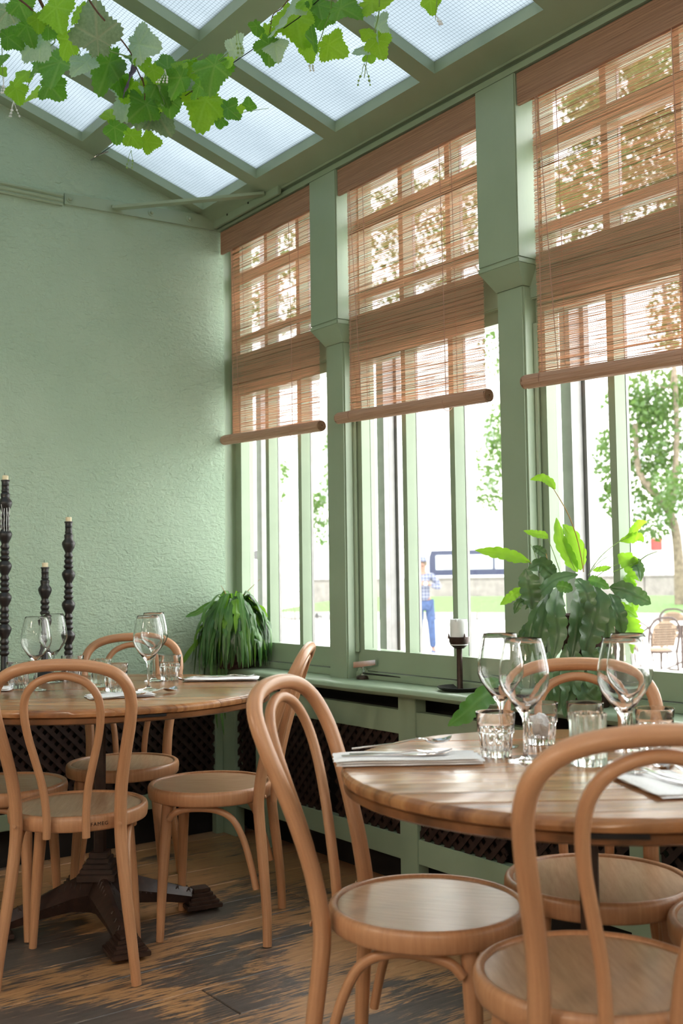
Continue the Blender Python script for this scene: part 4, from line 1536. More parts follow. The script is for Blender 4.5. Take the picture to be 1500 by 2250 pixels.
def vine(label, leaves, stems, seed, blooms=()):
    rg = random.Random(seed)
    cx = sum(l[0] for l in leaves) / len(leaves)
    cy = sum(l[1] for l in leaves) / len(leaves)
    org = at(cx, cy, d=roof_depth(cx, cy))
    t = thing('grape_vine', label, 'vine', org, 0, 'vines hanging under the skylight')
    for mat, rad, pts in stems:
        q = [at(x, y, d=roof_depth(x, y) * 1.0) - org for x, y in pts]
        rads = [rad * (1 - .45 * i / (len(q) - 1)) for i in range(len(q))]
        MB().tube(q, rads, 7, len(q) * 5).build('stem', M[mat], t, 60)
    for i, (x, y, s, mk, rot, tx, ty) in enumerate(leaves):
        vine_leaf(t, org, x, y, s, mk, rot + rg.uniform(-8, 8), tx * rg.choice((-1, 1)), ty * rg.choice((-1, 1)), i, rg.uniform(-.02, .03))
    for bx, by, n, ln in blooms:
        b = MB()
        d = roof_depth(bx, by) * .99
        for k in range(n):
            x, y = bx, by
            pts = []
            ax = rg.uniform(-.5, .5)
            for i in range(6):
                pts.append(at(x, y, d=d + rg.uniform(-.004, .004)) - org)
                x += ax * 6 + rg.uniform(-2, 2)
                y += ln / 6
            b.tube(pts, [.0011, .001, .0009, .0008, .0007, .0006], 5)
            for i in (3, 4, 5):
                bm = bmesh.new()
                bmesh.ops.create_icosphere(bm, subdivisions=1, radius=rg.uniform(.0028, .0048))
                b.add([v.co + pts[i] for v in bm.verts], [[v.index for v in f.verts] for f in bm.faces])
                bm.free()
        b.build('blossom_spray', M['white_wax'] if ln < 45 else M['green_stem'], t, 60)
    return t


vine('grape vine hanging in the upper left corner, with a thick thorny brown stem', LEFT,
     [('vine_stem', .0062, [(40, -140), (64, -60), (82, -12), (98, 22), (110, 46), (132, 66), (168, 86), (200, 104)]), ('vine_stem', .0036, [(30, -10), (60, 12), (84, 36), (120, 62), (150, 78)]),
      ('vine_stem', .0036, [(150, -120), (172, -50), (188, -14), (212, 24), (238, 54), (262, 82), (288, 118), (300, 150), (312, 176)]), ('green_stem', .0022, [(105, 50), (118, 72), (120, 92), (108, 104), (112, 118)]),
      ('green_stem', .0018, [(5, 44), (4, 90), (6, 160), (8, 190)]), ('green_stem', .0016, [(170, 100), (176, 116), (168, 128)]), ('green_stem', .0016, [(60, 190), (72, 170), (84, 156)])], 21, ((30, 222, 3, 40), (8, 170, 2, 40)))
vine('grape vine in the middle of the skylight trailing along the wire', MID,
     [('vine_stem', .0028, [(312, 170), (318, 200), (316, 226), (306, 250)]), ('green_stem', .0026, [(205, 96), (240, 112), (300, 130), (350, 150), (400, 164), (430, 158), (470, 140), (505, 112)]),
      ('vine_stem', .0018, [(420, 200), (440, 222), (480, 244)]), ('green_stem', .0014, [(480, 244), (520, 248), (560, 242), (590, 238)]), ('green_stem', .0016, [(350, 256), (320, 276), (300, 292)]),
      ('green_stem', .0016, [(250, 262), (270, 272), (284, 276)])], 22, ((362, 152, 4, 34), (374, 205, 3, 22), (288, 330, 2, 46), (520, 66, 2, 60)))
vine('grape vine at the top centre with trailing tips over the skylight', RIGHT,
     [('green_stem', .0022, [(790, -110), (822, -60), (832, -14), (832, 30), (822, 70), (812, 100), (806, 130), (800, 170)]), ('green_stem', .002, [(735, -90), (733, -40), (730, -14), (724, 30), (712, 60), (706, 80), (694, 108), (684, 140)]),
      ('vine_stem', .0018, [(640, -10), (618, 18), (600, 32), (594, 60), (590, 90)]), ('green_stem', .0014, [(960, -10), (958, 20), (956, 44)])], 23, ((800, 140, 2, 56), (680, 130, 2, 30), (958, 36, 2, 20)))

# steel wire that carries the vine, with its hook in the wall
w0 = at(200, 352, y=WALL_Y)
w1 = at(655, 40, d=roof_depth(655, 40))
wire = thing('vine_wire', 'thin steel wire with a hook in the plaster wall carrying the vine', 'wire', w0)
MB().tube([(0, 0, 0), at(225, 335, d=roof_depth(225, 335)) - w0, w1 - w0, Vector((1.80, 1.49, roof_z(1.80) + .003)) - w0], .0016, 6).build('wire', M['dark_metal'], wire)
hk = MB()
hk.tube([(0, 0, 0), (0, -.03, .0), (.006, -.04, .008), (.012, -.036, .014), (.008, -.028, .014)], .0035, 7, 20)
hk.tube([(.01, -.036, .012), (.03, -.06, .018), (.045, -.075, .024)], .0045, 7, 10)
hk.build('hook', M['steel'], wire)


def strap(pts, wid, seed, cren=.12, n=22, up=None, cup=.18):
    """Strap leaf along 3-D points with crenate edges, raised midrib; uv.x .5 on the midrib."""
    rg = random.Random(seed)
    q = catmull([tuple(p) for p in pts], n)
    P = [Vector(p) for p in q]
    rows, uvs = [], []
    ph = rg.uniform(0, 6)
    for i in range(n):
        t = i / (n - 1)
        tg = (P[min(i + 1, n - 1)] - P[max(i - 1, 0)]).normalized()
        nz = up if up is not None else -_f
        sd = tg.cross(nz)
        if sd.length < 1e-4: sd = tg.orthogonal()
        sd.normalize()
        nn = sd.cross(tg).normalized()
        w = wid * .54 * min(1, (t / .26) ** .8 if t < .26 else 1) * (1 if t < .55 else max(.05, math.cos((t - .55) / .45 * PI / 2) ** .95))
        w = max(w, wid * .04)
        tw = .35 * math.sin(t * 5 + ph)
        row, ur = [], []
        for j, k in enumerate((-1, -.5, 0, .5, 1)):
            ww = w * k
            if abs(k) == 1:
                m_ = (i + (0 if k < 0 else 2)) % 5
                ww *= 1 + cren * ((-1.5, -.2, .5, .7, .4)[m_]) + cren * .4 * math.sin(i * .5 + ph + k)
            z = cup * w * abs(k) ** 1.5 + .12 * w * math.sin(i * .9 + ph + k * 2) * abs(k) + tw * ww * .5
            row.append(P[i] + sd * ww + nn * z)
            ur.append((.5 + .45 * k, .3))
        rows.append(row)
        uvs.append(ur)
    return rows, uvs


# --- trailing cactus in the corner
pc = Vector((2.385, 4.035, SILL))
cac = thing('trailing_cactus', 'mound of narrow drooping green strap leaves on the windowsill in the corner', 'plant', pc)
MB().lathe([(0, 0), (.070, 0), (.074, .01), (.088, .13), (.094, .135), (.094, .150), (.086, .150), (.080, .02), (0, .02)], 32).build('pot', M['pot'], cac, 50)
MB().lathe([(.0, .135), (.082, .132)], 20).build('soil', M['soil'], cac)
rg = random.Random(4)
nl = 0
for k in range(250):
    ring = rg.random()
    a = rg.uniform(0, 2 * PI)
    ca_, sa_ = math.cos(a), math.sin(a)
    reach = rg.uniform(.10, .185)
    if ca_ > .25: reach = min(reach, .095 / ca_ if ca_ > .5 else .15)
    if sa_ > .2: reach = min(reach, .135 / sa_)
    topz = rg.uniform(.23, .335) - .06 * ring
    drop = rg.uniform(.12, .32)
    low = max(.012, topz - drop)
    if reach * ca_ < -.07 and rg.random() < .10: low = -rg.uniform(.02, .13)
    r0 = rg.uniform(.0, .05)
    pts = [(r0 * ca_, r0 * sa_, .17), (reach * .45 * ca_, reach * .45 * sa_, topz), (reach * .85 * ca_, reach * .85 * sa_, topz - .02 - .15 * (topz - low)),
           (reach * 1.0 * ca_, reach * sa_, (topz + low) / 2), ((reach + .008) * ca_, (reach + .008) * sa_ + rg.uniform(-.02, .02), low)]
    rows, uvs = strap(pts, rg.uniform(.018, .031), k, .20, 20, Vector((ca_, sa_, .35)).normalized(), -.15)
    MB().grid(rows, uvs).build('leaf', M['cactus_bright'] if rg.random() < .10 else M['cactus_deep'] if rg.random() < .42 else M['cactus'], cac, 180)
for i, (q, wd) in enumerate(((((0, 0, .25), (.01, -.01, .30), (.0, -.01, .335)), .026), (((.0, 0, .26), (.04, .0, .30), (.075, -.02, .29), (.10, -.04, .25)), .026), (((0, 0, .24), (-.07, .05, .28), (-.15, .09, .24), (-.19, .10, .225)), .024),
                             (((-.1, .05, .18), (-.17, .06, .10), (-.215, .07, .04), (-.22, .07, .02)), .018), (((.02, -.04, .24), (.06, -.10, .26), (.085, -.13, .22)), .024))):
    MB().grid(*strap(q, wd, 900 + i, .14, 14)).build('leaf', M['cactus_bright'] if i != 2 else M['cactus'], cac, 180)
for i, q in enumerate((((.0, .0, .27), (.05, -.02, .33), (.10, -.05, .385)), ((-.02, .0, .27), (-.05, .0, .33), (-.065, .01, .36)))):
    MB().tube([Vector(p) for p in q], [.0024, .0018, .0006], 5, 10).build('shoot', M['tip'], cac)
for i in range(2):
    pass
# a few long leaves that hang over the front of the sill
for i, (px, py, px2, py2) in enumerate(((440, 1500, 438, 1607), (470, 1500, 478, 1600), (486, 1498, 492, 1616), (496, 1500, 495, 1580))):
    a = Vector((2.325, at(px, py, x=2.325).y, SILL + .03))
    b = at(px2, py2, x=2.335)
    pts = [Vector((2.40, a.y + .03, SILL + .10)), Vector((2.345, a.y + .01, SILL + .055)), a, (a + b) / 2 + Vector((-.012, 0, 0)), b]
    MB().grid(*strap([p - pc for p in pts], .026, 60 + i, .14, 16)).build('leaf', M['cactus'], cac, 180)

# --- broad-leaved plant in its pot
pp = Vector((2.435, 2.105, SILL))
pl = thing('potted_plant', 'potted plant with broad wavy dark leaves and long stalks on the windowsill', 'plant', pp)
MB().lathe([(0, 0), (.060, 0), (.064, .006), (.074, .235), (.080, .240), (.081, .268), (.075, .270), (.070, .245), (.060, .03), (0, .03)], 36).build('pot', M['pot'], pl, 50)
MB().lathe([(0, .250), (.070, .247)], 20).build('soil', M['soil'], pl)
DP = (pp - CAM).dot(_f)


def cpt(x, y, dd=0.0):
    p = at(950 + x / 2.727, 1000 + y / 2.727, d=DP + dd)
    p.x = min(p.x, 2.525)
    return p - pp


PL = [  # kind, width px, [(x, y, depth)], coordinates read off the photograph
    ('s', 6, [(905, 700, 0), (880, 560, 0), (850, 450, 0), (800, 330, -.02), (720, 195, -.03)]),
    ('b', 46, [(735, 205, -.03), (700, 160, -.03), (650, 135, -.03), (585, 148, -.03)]),
    ('b', 72, [(868, 700, 0), (815, 610, 0), (760, 500, 0), (742, 375, .01)]), ('b', 92, [(885, 690, 0), (868, 590, .01), (825, 480, .01), (780, 415, .0)]),
    ('s', 5, [(765, 705, -.01), (730, 600, -.02), (690, 495, -.03)]), ('b', 42, [(692, 500, -.03), (660, 478, -.03), (610, 470, -.03), (545, 453, -.03)]),
    ('s', 5, [(710, 720, -.02), (690, 640, -.03), (680, 590, -.03)]), ('g', 48, [(685, 600, -.03), (640, 570, -.03), (600, 545, -.04)]), ('s', 4, [(622, 620, -.03), (605, 570, -.03), (585, 530, -.03)]),
    ('s', 7, [(740, 735, -.02), (650, 680, -.04), (560, 632, -.05)]), ('b', 66, [(585, 640, -.05), (500, 612, -.05), (430, 592, -.05), (340, 578, -.05), (255, 570, -.05)]),
    ('g', 92, [(740, 735, -.03), (690, 690, -.05), (640, 655, -.06), (570, 690, -.07)]), ('g', 112, [(560, 680, -.07), (575, 770, -.08), (590, 850, -.08), (600, 925, -.08)]),
    ('g', 66, [(870, 715, -.03), (740, 745, -.05), (640, 830, -.07), (555, 925, -.08)]), ('b', 52, [(560, 800, -.05), (500, 825, -.06), (455, 860, -.06), (405, 897, -.06)]), ('g', 46, [(570, 865, -.05), (520, 885, -.06), (490, 950, -.06)]),
    ('s', 5, [(940, 700, 0), (1010, 605, 0), (1100, 530, 0), (1180, 490, -.01)]), ('b', 58, [(1120, 515, 0), (1200, 495, -.01), (1260, 495, -.01), (1320, 520, -.01)]), ('b', 46, [(1165, 495, 0), (1230, 440, 0), (1290, 410, 0), (1380, 402, 0)]),
    ('s', 4, [(930, 720, 0), (1000, 640, 0), (1080, 590, 0)]), ('s', 4, [(940, 760, 0), (1050, 680, 0), (1140, 640, 0)]), ('s', 3, [(905, 680, 0), (905, 600, 0), (910, 530, 0)]), ('s', 3, [(960, 750, 0), (1010, 660, 0), (1040, 620, 0)]), ('s', 3, [(860, 700, 0), (800, 560, 0), (765, 440, 0)]),
    ('b', 92, [(1110, 595, 0), (1170, 640, -.01), (1230, 710, -.01), (1295, 755, -.01)]), ('g', 66, [(1170, 640, 0), (1240, 650, 0), (1290, 690, 0), (1312, 755, 0)]), ('b', 72, [(1165, 715, .01), (1200, 780, .01), (1265, 845, .01)]),
    ('g', 96, [(1060, 790, -.02), (1150, 810, -.03), (1250, 860, -.04), (1355, 890, -.04)]), ('b', 56, [(1090, 890, -.02), (1150, 920, -.03), (1230, 972, -.03)]), ('b', 115, [(1165, 950, .01), (1215, 1030, .01), (1270, 1090, .01), (1300, 1190, .01)]),
    ('b', 60, [(1180, 720, .0), (1220, 870, 0), (1240, 945, 0)]), ('s', 6, [(1080, 700, 0), (1260, 640, 0), (1390, 600, 0), (1510, 578, 0)]),
    ('g', 84, [(860, 740, -.05), (910, 800, -.09), (935, 880, -.10), (935, 960, -.10)]), ('g', 130, [(950, 760, -.04), (985, 880, -.10), (960, 1020, -.11), (930, 1120, -.12), (910, 1230, -.12)]),
    ('g', 104, [(880, 790, -.04), (880, 920, -.10), (860, 1080, -.11), (830, 1240, -.12)]), ('g', 104, [(760, 780, -.04), (735, 920, -.09), (750, 1060, -.10), (720, 1230, -.11)]),
    ('g', 86, [(720, 800, -.03), (670, 960, -.08), (640, 1120, -.09), (640, 1230, -.09)]), ('g', 70, [(680, 850, -.02), (610, 980, -.06), (580, 1120, -.07), (585, 1230, -.07)]),
    ('g', 76, [(1000, 800, -.03), (1035, 920, -.08), (1050, 1050, -.09), (1045, 1150, -.09)]), ('g', 86, [(1060, 830, -.02), (1110, 950, -.06), (1140, 1080, -.06)]), ('g', 62, [(600, 1000, -.04), (545, 1080, -.06), (520, 1160, -.06)]),
    ('g', 120, [(800, 1130, -.10), (830, 1260, -.12), (820, 1400, -.13), (790, 1570, -.14)]), ('g', 116, [(890, 1270, -.10), (905, 1400, -.13), (960, 1460, -.14), (1000, 1500, -.14)]), ('g', 126, [(1000, 1150, -.09), (985, 1290, -.12), (960, 1440, -.14)]),
    ('g', 92, [(700, 1180, -.09), (660, 1300, -.12), (690, 1420, -.13), (700, 1500, -.13)]), ('g', 76, [(600, 1200, -.07), (500, 1290, -.10), (440, 1400, -.12), (400, 1440, -.13)]),
    ('m', 108, [(420, 1385, -.13), (300, 1450, -.17), (190, 1550, -.19), (92, 1622, -.20)]), ('g', 96, [(520, 1360, -.12), (470, 1440, -.15), (450, 1540, -.16)]), ('g', 90, [(760, 1240, -.11), (770, 1380, -.13), (750, 1540, -.14)]),
    ('m', 60, [(740, 785, -.09), (790, 790, -.10), (840, 810, -.10)]), ('m', 56, [(930, 745, -.05), (990, 760, -.07), (1060, 800, -.07)]), ('b', 30, [(960, 690, 0), (1020, 680, 0), (1070, 672, 0)]), ('g', 80, [(900, 1080, -.10), (940, 1180, -.12), (1010, 1260, -.12)]),
]
for i, (kd, w, q) in enumerate(PL):
    pts = [cpt(*p) for p in q]
    ww = w / 2.727 * DP / F_PX
    if kd == 's':
        MB().tube(pts, [ww * .5] * (len(pts) - 1) + [ww * .3], 6, 16).build('stalk', M['green_stem'] if i % 3 else M['tip'], pl, 60)
    else:
        MB().grid(*strap(pts, ww, 300 + i, .09, 34, None, .24)).build('leaf', M[{'g': 'broad', 'b': 'cactus_bright', 'm': 'cactus'}[kd]], pl, 180)

# ================================================================== THE SQUARE OUTSIDE
GZ = -0.38


def gp(px, py):
    return at(px, py, z=GZ)


gr = structure('ground', 'pale paved square outside the windows', 'ground')
MB().box(2.75, 120, -60, 120, GZ - .1, GZ).build('paving', M['paving'], gr)


def far_box(px0, px1, py0, py1, d, depth):
    """Corner points of an upright block facing the window, set out from where it stands."""
    a, b = at(px0, py1, d=d), at(px1, py1, d=d)
    return a, b


def block(name, label, cat, px0, px1, pbase, height, depth, mat, base=None, thick_top=None):
    a, b = at(px0, pbase, z=GZ), at(px1, pbase, z=GZ)
    ln = (b - a).length
    an = math.atan2((b - a).y, (b - a).x)
    t = thing(name, label, cat, ((a.x + b.x) / 2, (a.y + b.y) / 2, GZ), an)
    MB().box(-ln / 2, ln / 2, 0, depth, .002, height, .02).build('body', mat, t)
    return t, ln


# planter bed: kerb, lawn, concrete wall behind it
bed = thing('planter_wall', 'long pale concrete planter wall beyond the lawn on the square', 'wall', gp(1020, 1331))
a, b = gp(880, 1331), gp(1500, 1331)
an = math.atan2((b - a).y, (b - a).x)
bed.rotation_euler = (0, 0, an)
for i in range(9):
    MB().box(-9 + i * 3.0, -6.02 + i * 3.0, 0, .5, .002, 1.34, .03).build('panel', M['concrete'], bed)
MB().box(-9.1, 18, -.06, .56, 1.34, 1.44, .03).build('coping', M['concrete'], bed)
lw = gp(1040, 1361)
lawn = thing('lawn', 'strip of bright green lawn behind a grey kerb on the square', 'lawn', lw, an)
MB().hexa([(-9, 0, .002), (14, 0, .002), (14, 8.6, .002), (-9, 8.6, .002), (-9, 0, .16), (14, 0, .16), (14, 8.6, .62), (-9, 8.6, .62)]).build('turf', M['lawn'], lawn)
kb = MB()
for i in range(15): kb.box(-9 + i * 1.55, -7.46 + i * 1.55, -.45, -.02, .002, .24, .03)
kb.build('kerb', M['grey_metal'], lawn)

# van parked behind the planter
vp = at(1085, 1300, d=62)
van = thing('van', 'dark blue van parked beyond the planter wall on the square', 'van', (vp.x, vp.y, GZ), an + .05)
van.scale = (1.4, 1.4, 1.4)
v = MB()
prof = [(-2.5, .35), (2.4, .35), (2.5, .7), (2.45, 1.15), (1.75, 1.35), (1.2, 2.05), (1.0, 2.15), (-2.4, 2.15), (-2.5, 1.9)]
k = len(prof)
v.add([(x, -.95, z) for x, z in prof] + [(x, .95, z) for x, z in prof], [tuple(reversed(range(k))), tuple(range(k, 2 * k))] + [(i, (i + 1) % k, (i + 1) % k + k, i + k) for i in range(k)])
v.build('body', M['van_blue'], van, 25)
for x0, x1 in ((-2.2, -1.0), (-.9, .25), (.35, 1.15)):
    MB().box(x0, x1, -.965, -.94, 1.35, 1.95, .01).build('window', M['far_glass'], van)
MB().box(-2.3, 1.9, -.962, -.945, .98, 1.10).build('stripe', M['white_plate'], van)
for x in (-1.6, 1.6):
    o = MB().lathe([(0, -.1), (.33, -.1), (.34, 0), (.33, .1), (.2, .11), (0, .11)], 24).build('wheel', M['dark_metal'], van)
    o.rotation_euler = (PI / 2, 0, 0)
    o.location = (x, -.88, .34)
# lamp post / downpipe that shows in the first window
lp = at(582, 1250, d=7.6)
post = thing('street_post', 'dark weathered metal post with a clamp outside the corner window', 'post', (lp.x, lp.y, GZ))
MB().lathe([(0, .002), (.06, .002), (.055, .05), (.020, .06), (.019, 4.2), (.025, 4.22), (0, 4.24)], 16).build('shaft', M['grey_metal'], post, 50)
MB().box(-.075, .03, -.03, .03, 1.64, 1.70, .004).build('clamp', M['dark_metal'], post)


# buildings around the square
def building(label, px0, px1, d, height, floors, bays, depth, shop=None):
    a, b = at(px0, 1240, d=d), at(px1, 1240, d=d)
    ln = math.hypot(b.x - a.x, b.y - a.y)
    an_ = math.atan2(b.y - a.y, b.x - a.x)
    t = thing('town_house', label, 'building', ((a.x + b.x) / 2, (a.y + b.y) / 2, GZ), an_, 'houses round the square')
    MB().box(-ln / 2, ln / 2, .12, depth, .002, height).build('wall', M['render_white'], t)
    MB().box(-ln / 2 - .2, ln / 2 + .2, -.25, depth + .2, height, height + .5, .05).build('cornice', M['render_white'], t)
    fh = height / floors
    for f in range(floors):
        for k in range(bays):
            x = -ln / 2 + ln * (k + .5) / bays
            w, h = ln / bays * .24, fh * .58
            z0 = f * fh + fh * .22
            fr = MB()
            for q in ((x - w - .1, x - w, z0, z0 + h), (x + w, x + w + .1, z0, z0 + h), (x - w - .1, x + w + .1, z0 + h, z0 + h + .1), (x - w - .15, x + w + .15, z0 - .12, z0), (x - .04, x + .04, z0, z0 + h), (x - w, x + w, z0 + h * .5, z0 + h * .5 + .07)):
                fr.box(q[0], q[1], -.02, .13, q[2], q[3])
            wf_ = fr.build('window', M['render_white'], t)
            MB().box(x - w, x + w, .06, .115, z0, z0 + h).build('pane', M['far_glass'], wf_)
    if shop is not None:
        MB().box(shop[0], shop[1], -.25, .12, 2.9, 3.6, .03).build('shop_sign', M['red_sign'], t)
    return t


building('pale five-storey house seen faintly through the middle window', 930, 1190, 78, 17, 5, 6, 8)
building('pale house with a red shop sign seen through the right window', 1215, 1520, 64, 14, 4, 7, 8, (1.75, 2.35))
building('pale house far behind the corner window', 520, 800, 80, 13, 4, 5, 8)


# trees
def tree(label, base, trunk, clumps, nleaf, leaf, seed):
    rg = random.Random(seed)
    t = thing('plane_tree', label, 'tree', base, 0, 'trees on the square')
    for k, (pts, r0, r1) in enumerate(trunk):
        q = [Vector(p) for p in pts]
        MB().tube(q, [r0 + (r1 - r0) * i / (len(q) - 1) for i in range(len(q))], 10, len(q) * 5).build('trunk' if k == 0 else 'branch', M['bark'], t, 60)
    m = MB()
    tot = sum(c[3] for c in clumps)
    for cx, cy, cz, wgt, rx, rz in clumps:
        for _ in range(int(nleaf * wgt / tot)):
            while True:
                p = Vector((rg.uniform(-1, 1), rg.uniform(-1, 1), rg.uniform(-1, 1)))
                if .25 < p.length < 1: break
            c = Vector((cx + p.x * rx, cy + p.y * rx, cz + p.z * rz))
            n = Vector((rg.gauss(0, 1), rg.gauss(0, 1), rg.gauss(.6, 1))).normalized()
            a_ = n.orthogonal().normalized()
            a_ = Matrix.Rotation(rg.uniform(0, 6.28), 3, n) @ a_
            b_ = n.cross(a_)
            s = leaf * rg.uniform(.6, 1.3)
            m.add([c - a_ * s, c + b_ * s * .55 + n * s * .1, c + a_ * s, c - b_ * s * .55 + n * s * .1], [(0, 1, 2, 3)], [(.2, .5), (.5, .5), (.8, .5), (.5, .2)])
    tag(m.build('foliage', M['tree_leaf'], t, 180), kind='stuff')
    return t


def rel(px, py, d, base):
    return at(px, py, d=d) - base


b0 = gp(1494, 1352)
d0 = (b0 - CAM).dot(_f)
tr = [[(0, 0, 0), rel(1488, 1200, d0, b0), rel(1472, 1130, d0, b0), rel(1430, 1075, d0, b0), rel(1402, 1030, d0, b0), rel(1395, 930, d0, b0)], .20, .09]
br = [[rel(1472, 1130, d0, b0), rel(1485, 1000, d0, b0), rel(1480, 800, d0, b0), rel(1450, 560, d0, b0), rel(1440, 300, d0, b0)], .13, .04]
br2 = [[rel(1480, 800, d0, b0), rel(1470, 850, d0, b0), rel(1440, 845, d0, b0)], .05, .02]
s0 = d0 / F_PX
cl = []
rg = random.Random(5)
for px, py, w, h in ((1400, 960, 75, 90), (1440, 1060, 70, 70), (1480, 930, 80, 110), (1345, 1010, 45, 80), (1440, 860, 70, 70), (1370, 900, 50, 60), (1490, 1080, 60, 60), (1420, 1150, 60, 45), (1350, 1090, 35, 50),
                     (1480, 700, 60, 110), (1350, 180, 110, 110), (1460, 230, 90, 140), (1290, 260, 60, 80), (1300, 440, 80, 70), (1420, 430, 90, 70), (1250, 400, 50, 60), (1480, 560, 70, 60), (1530, 350, 80, 200), (1330, 330, 90, 110), (1400, 330, 90, 120), (1280, 180, 70, 90), (1250, 480, 50, 60), (1440, 140, 90, 90)):
    q = rel(px, py, d0 + rg.uniform(-1.5, 1.5), b0)
    cl.append((q.x, q.y, q.z, w * h, w * s0, h * s0))
tree('big leafy plane tree with a leaning trunk beyond the right window', b0, [tr, br, br2], cl, 17000, .125, 31)
b1 = gp(1130, 1318)
d1 = (b1 - CAM).dot(_f)
s1 = d1 / F_PX
cl = []
for px, py, w, h in ((1085, 1010, 40, 50), (1075, 1085, 34, 40), (1100, 940, 40, 60), (900, 440, 60, 45), (985, 400, 60, 50), (880, 560, 60, 50), (1000, 520, 60, 60), (1120, 700, 80, 150), (960, 610, 60, 40), (830, 480, 60, 70), (930, 480, 80, 70), (1020, 430, 70, 80), (860, 640, 60, 30), (760, 560, 70, 80), (650, 560, 80, 70), (560, 620, 70, 80), (610, 690, 60, 50), (520, 690, 40, 60)):  # leftmost clumps added to dim the daylight behind the corner blind
    q = rel(px, py, d1 + rg.uniform(-1.5, 1.5), b1)
    cl.append((q.x, q.y, q.z, w * h, w * s1, h * s1))
tree('leafy tree partly hidden by the pillar between middle and right windows', b1, [[[(0, 0, 0), rel(1128, 1150, d1, b1), rel(1120, 900, d1, b1), rel(1080, 650, d1, b1), rel(960, 480, d1, b1)], .2, .05]], cl, 13000, .16, 32)
b2 = gp(735, 1330)
d2 = (b2 - CAM).dot(_f)
s2 = d2 / F_PX
cl = []
for px, py, w, h in ((700, 1130, 24, 40), (690, 1100, 20, 26), (672, 1150, 20, 24), (622, 1040, 14, 30), (720, 1080, 22, 40), (705, 1180, 16, 18), (740, 1000, 30, 80), (620, 1090, 8, 20)):
    q = rel(px, py, d2 + rg.uniform(-1, 1), b2)
    cl.append((q.x, q.y, q.z, w * h, w * s2, h * s2))
tree('young leafy tree beyond the corner window', b2, [[[(0, 0, 0), rel(738, 1230, d2, b2), rel(735, 1100, d2, b2), rel(725, 1020, d2, b2)], .1, .04]], cl, 900, .15, 33)


# café furniture outside
def rattan_chair(label, loc, rz):
    t = thing('rattan_chair', label, 'chair', loc, rz, 'rattan chairs on the square')
    bk = [(-.22, .20, .42), (-.235, .24, .62), (-.22, .27, .78), (-.13, .29, .875), (0, .295, .895), (.13, .29, .875), (.22, .27, .78), (.235, .24, .62), (.22, .20, .42)]
    MB().tube(bk, .017, 8, 40).build('back_frame', M['rattan'], t, 60)
    inner = [(-.17, .21, .50), (-.185, .24, .64), (-.17, .265, .77), (-.09, .283, .835), (0, .286, .85), (.09, .283, .835), (.17, .265, .77), (.185, .24, .64), (.17, .21, .50)]
    w = MB()
    q = catmull(inner, 33)
    c = (0, .235, .62)
    w.add([c] + list(q), [(0, i, i + 1) for i in range(1, 33)] + [(0, 33, 1)])
    w.add([(x, y + .012, z) for x, y, z in [c] + list(q)], [(0, i + 1, i) for i in range(1, 33)] + [(0, 1, 33)])
    w.build('woven_back', M['weave'], t, 180)
    dots = MB()
    for i in range(-5, 6):
        for j in range(9):
            x, z = i * .032 + (.016 if j % 2 else 0), .53 + j * .034
            if abs(x) > .165 or (z > .76 and abs(x) > .10): continue
            y = .212 + (z - .50) * .22
            dots.box(x - .006, x + .006, y + .008, y + .020, z - .008, z + .008)
            dots.box(x - .006, x + .006, y - .010, y + .002, z - .008, z + .008)
    tag(dots.build('weave_holes', M['rattan'], t), kind='stuff')
    for s in (-1, 1):
        MB().tube([(s * .215, .27, .79), (s * .26, .12, .70), (s * .27, -.06, .63), (s * .25, -.20, .52), (s * .235, -.215, .40)], .016, 8, 24).build('arm', M['rattan'], t, 60)
        MB().tube([(s * .215, .20, .45), (s * .225, .235, .0)], .015, 8).build('leg', M['rattan'], t)
        MB().tube([(s * .235, -.215, .45), (s * .235, -.225, .0)], .015, 8).build('leg', M['rattan'], t)
        MB().tube([(s * .22, .22, .17), (s * .235, -.22, .17)], .010, 6).build('stretcher', M['rattan'], t)
        MB().tube([(s * .10, .21, .40), (s * .22, .22, .22)], .008, 6).build('cross_brace', M['rattan'], t)
    MB().tube([(-.22, .215, .17), (.22, .215, .17)], .010, 6).build('stretcher', M['rattan'], t)
    MB().lathe([(0, .41), (.20, .41), (.232, .425), (.232, .445), (.20, .465), (0, .47)], 28).build('seat', M['weave'], t, 60)
    ring = [(.232 * math.cos(a_), .232 * math.sin(a_), .42) for a_ in [2 * PI * i / 28 for i in range(29)]]
    MB().tube(ring, .016, 7).build('seat_rim', M['rattan'], t, 60)
    return t


base_r = at(1440, 1498, z=GZ)
ca0 = rattan_chair('rattan café chair with a woven back just outside the right window', base_r, YAW * -1 + math.radians(196))
for (px, py), a_, lab in (((1490, 1452), 150, 'pale rattan café chair further out at the right edge'), ((1388, 1462), 20, 'rattan café chair half hidden by the plant leaves'),):
    c = copy_tree(ca0)
    c['label'] = lab
    c.location = at(px, py, z=GZ)
    c.rotation_euler = (0, 0, -YAW + math.radians(a_))


def cafe_table(label, loc, r=.32):
    t = thing('cafe_table', label, 'table', loc, 0, 'café tables on the square')
    MB().lathe([(0, .70), (r, .70), (r + .01, .71), (r + .01, .725), (r, .735), (0, .735)], 36).build('table_top', M['white_plate'], t, 50)
    MB().lathe([(0, .01), (.03, .01), (.022, .05), (.020, .66), (.06, .70), (0, .70)], 14).build('column', M['rattan'], t, 50)
    for k in range(3):
        a_ = k * 2.094 + .4
        MB().tube([(0, 0, .12), (.12 * math.cos(a_), .12 * math.sin(a_), .06), (.26 * math.cos(a_), .26 * math.sin(a_), .010)], .014, 6, 8).build('foot', M['rattan'], t)
    return t


cafe_table('small round café table outside the right window, beyond the rattan chair', at(1500, 1470, z=GZ))
cafe_table('small round café table outside the corner window', at(745, 1420, z=GZ))


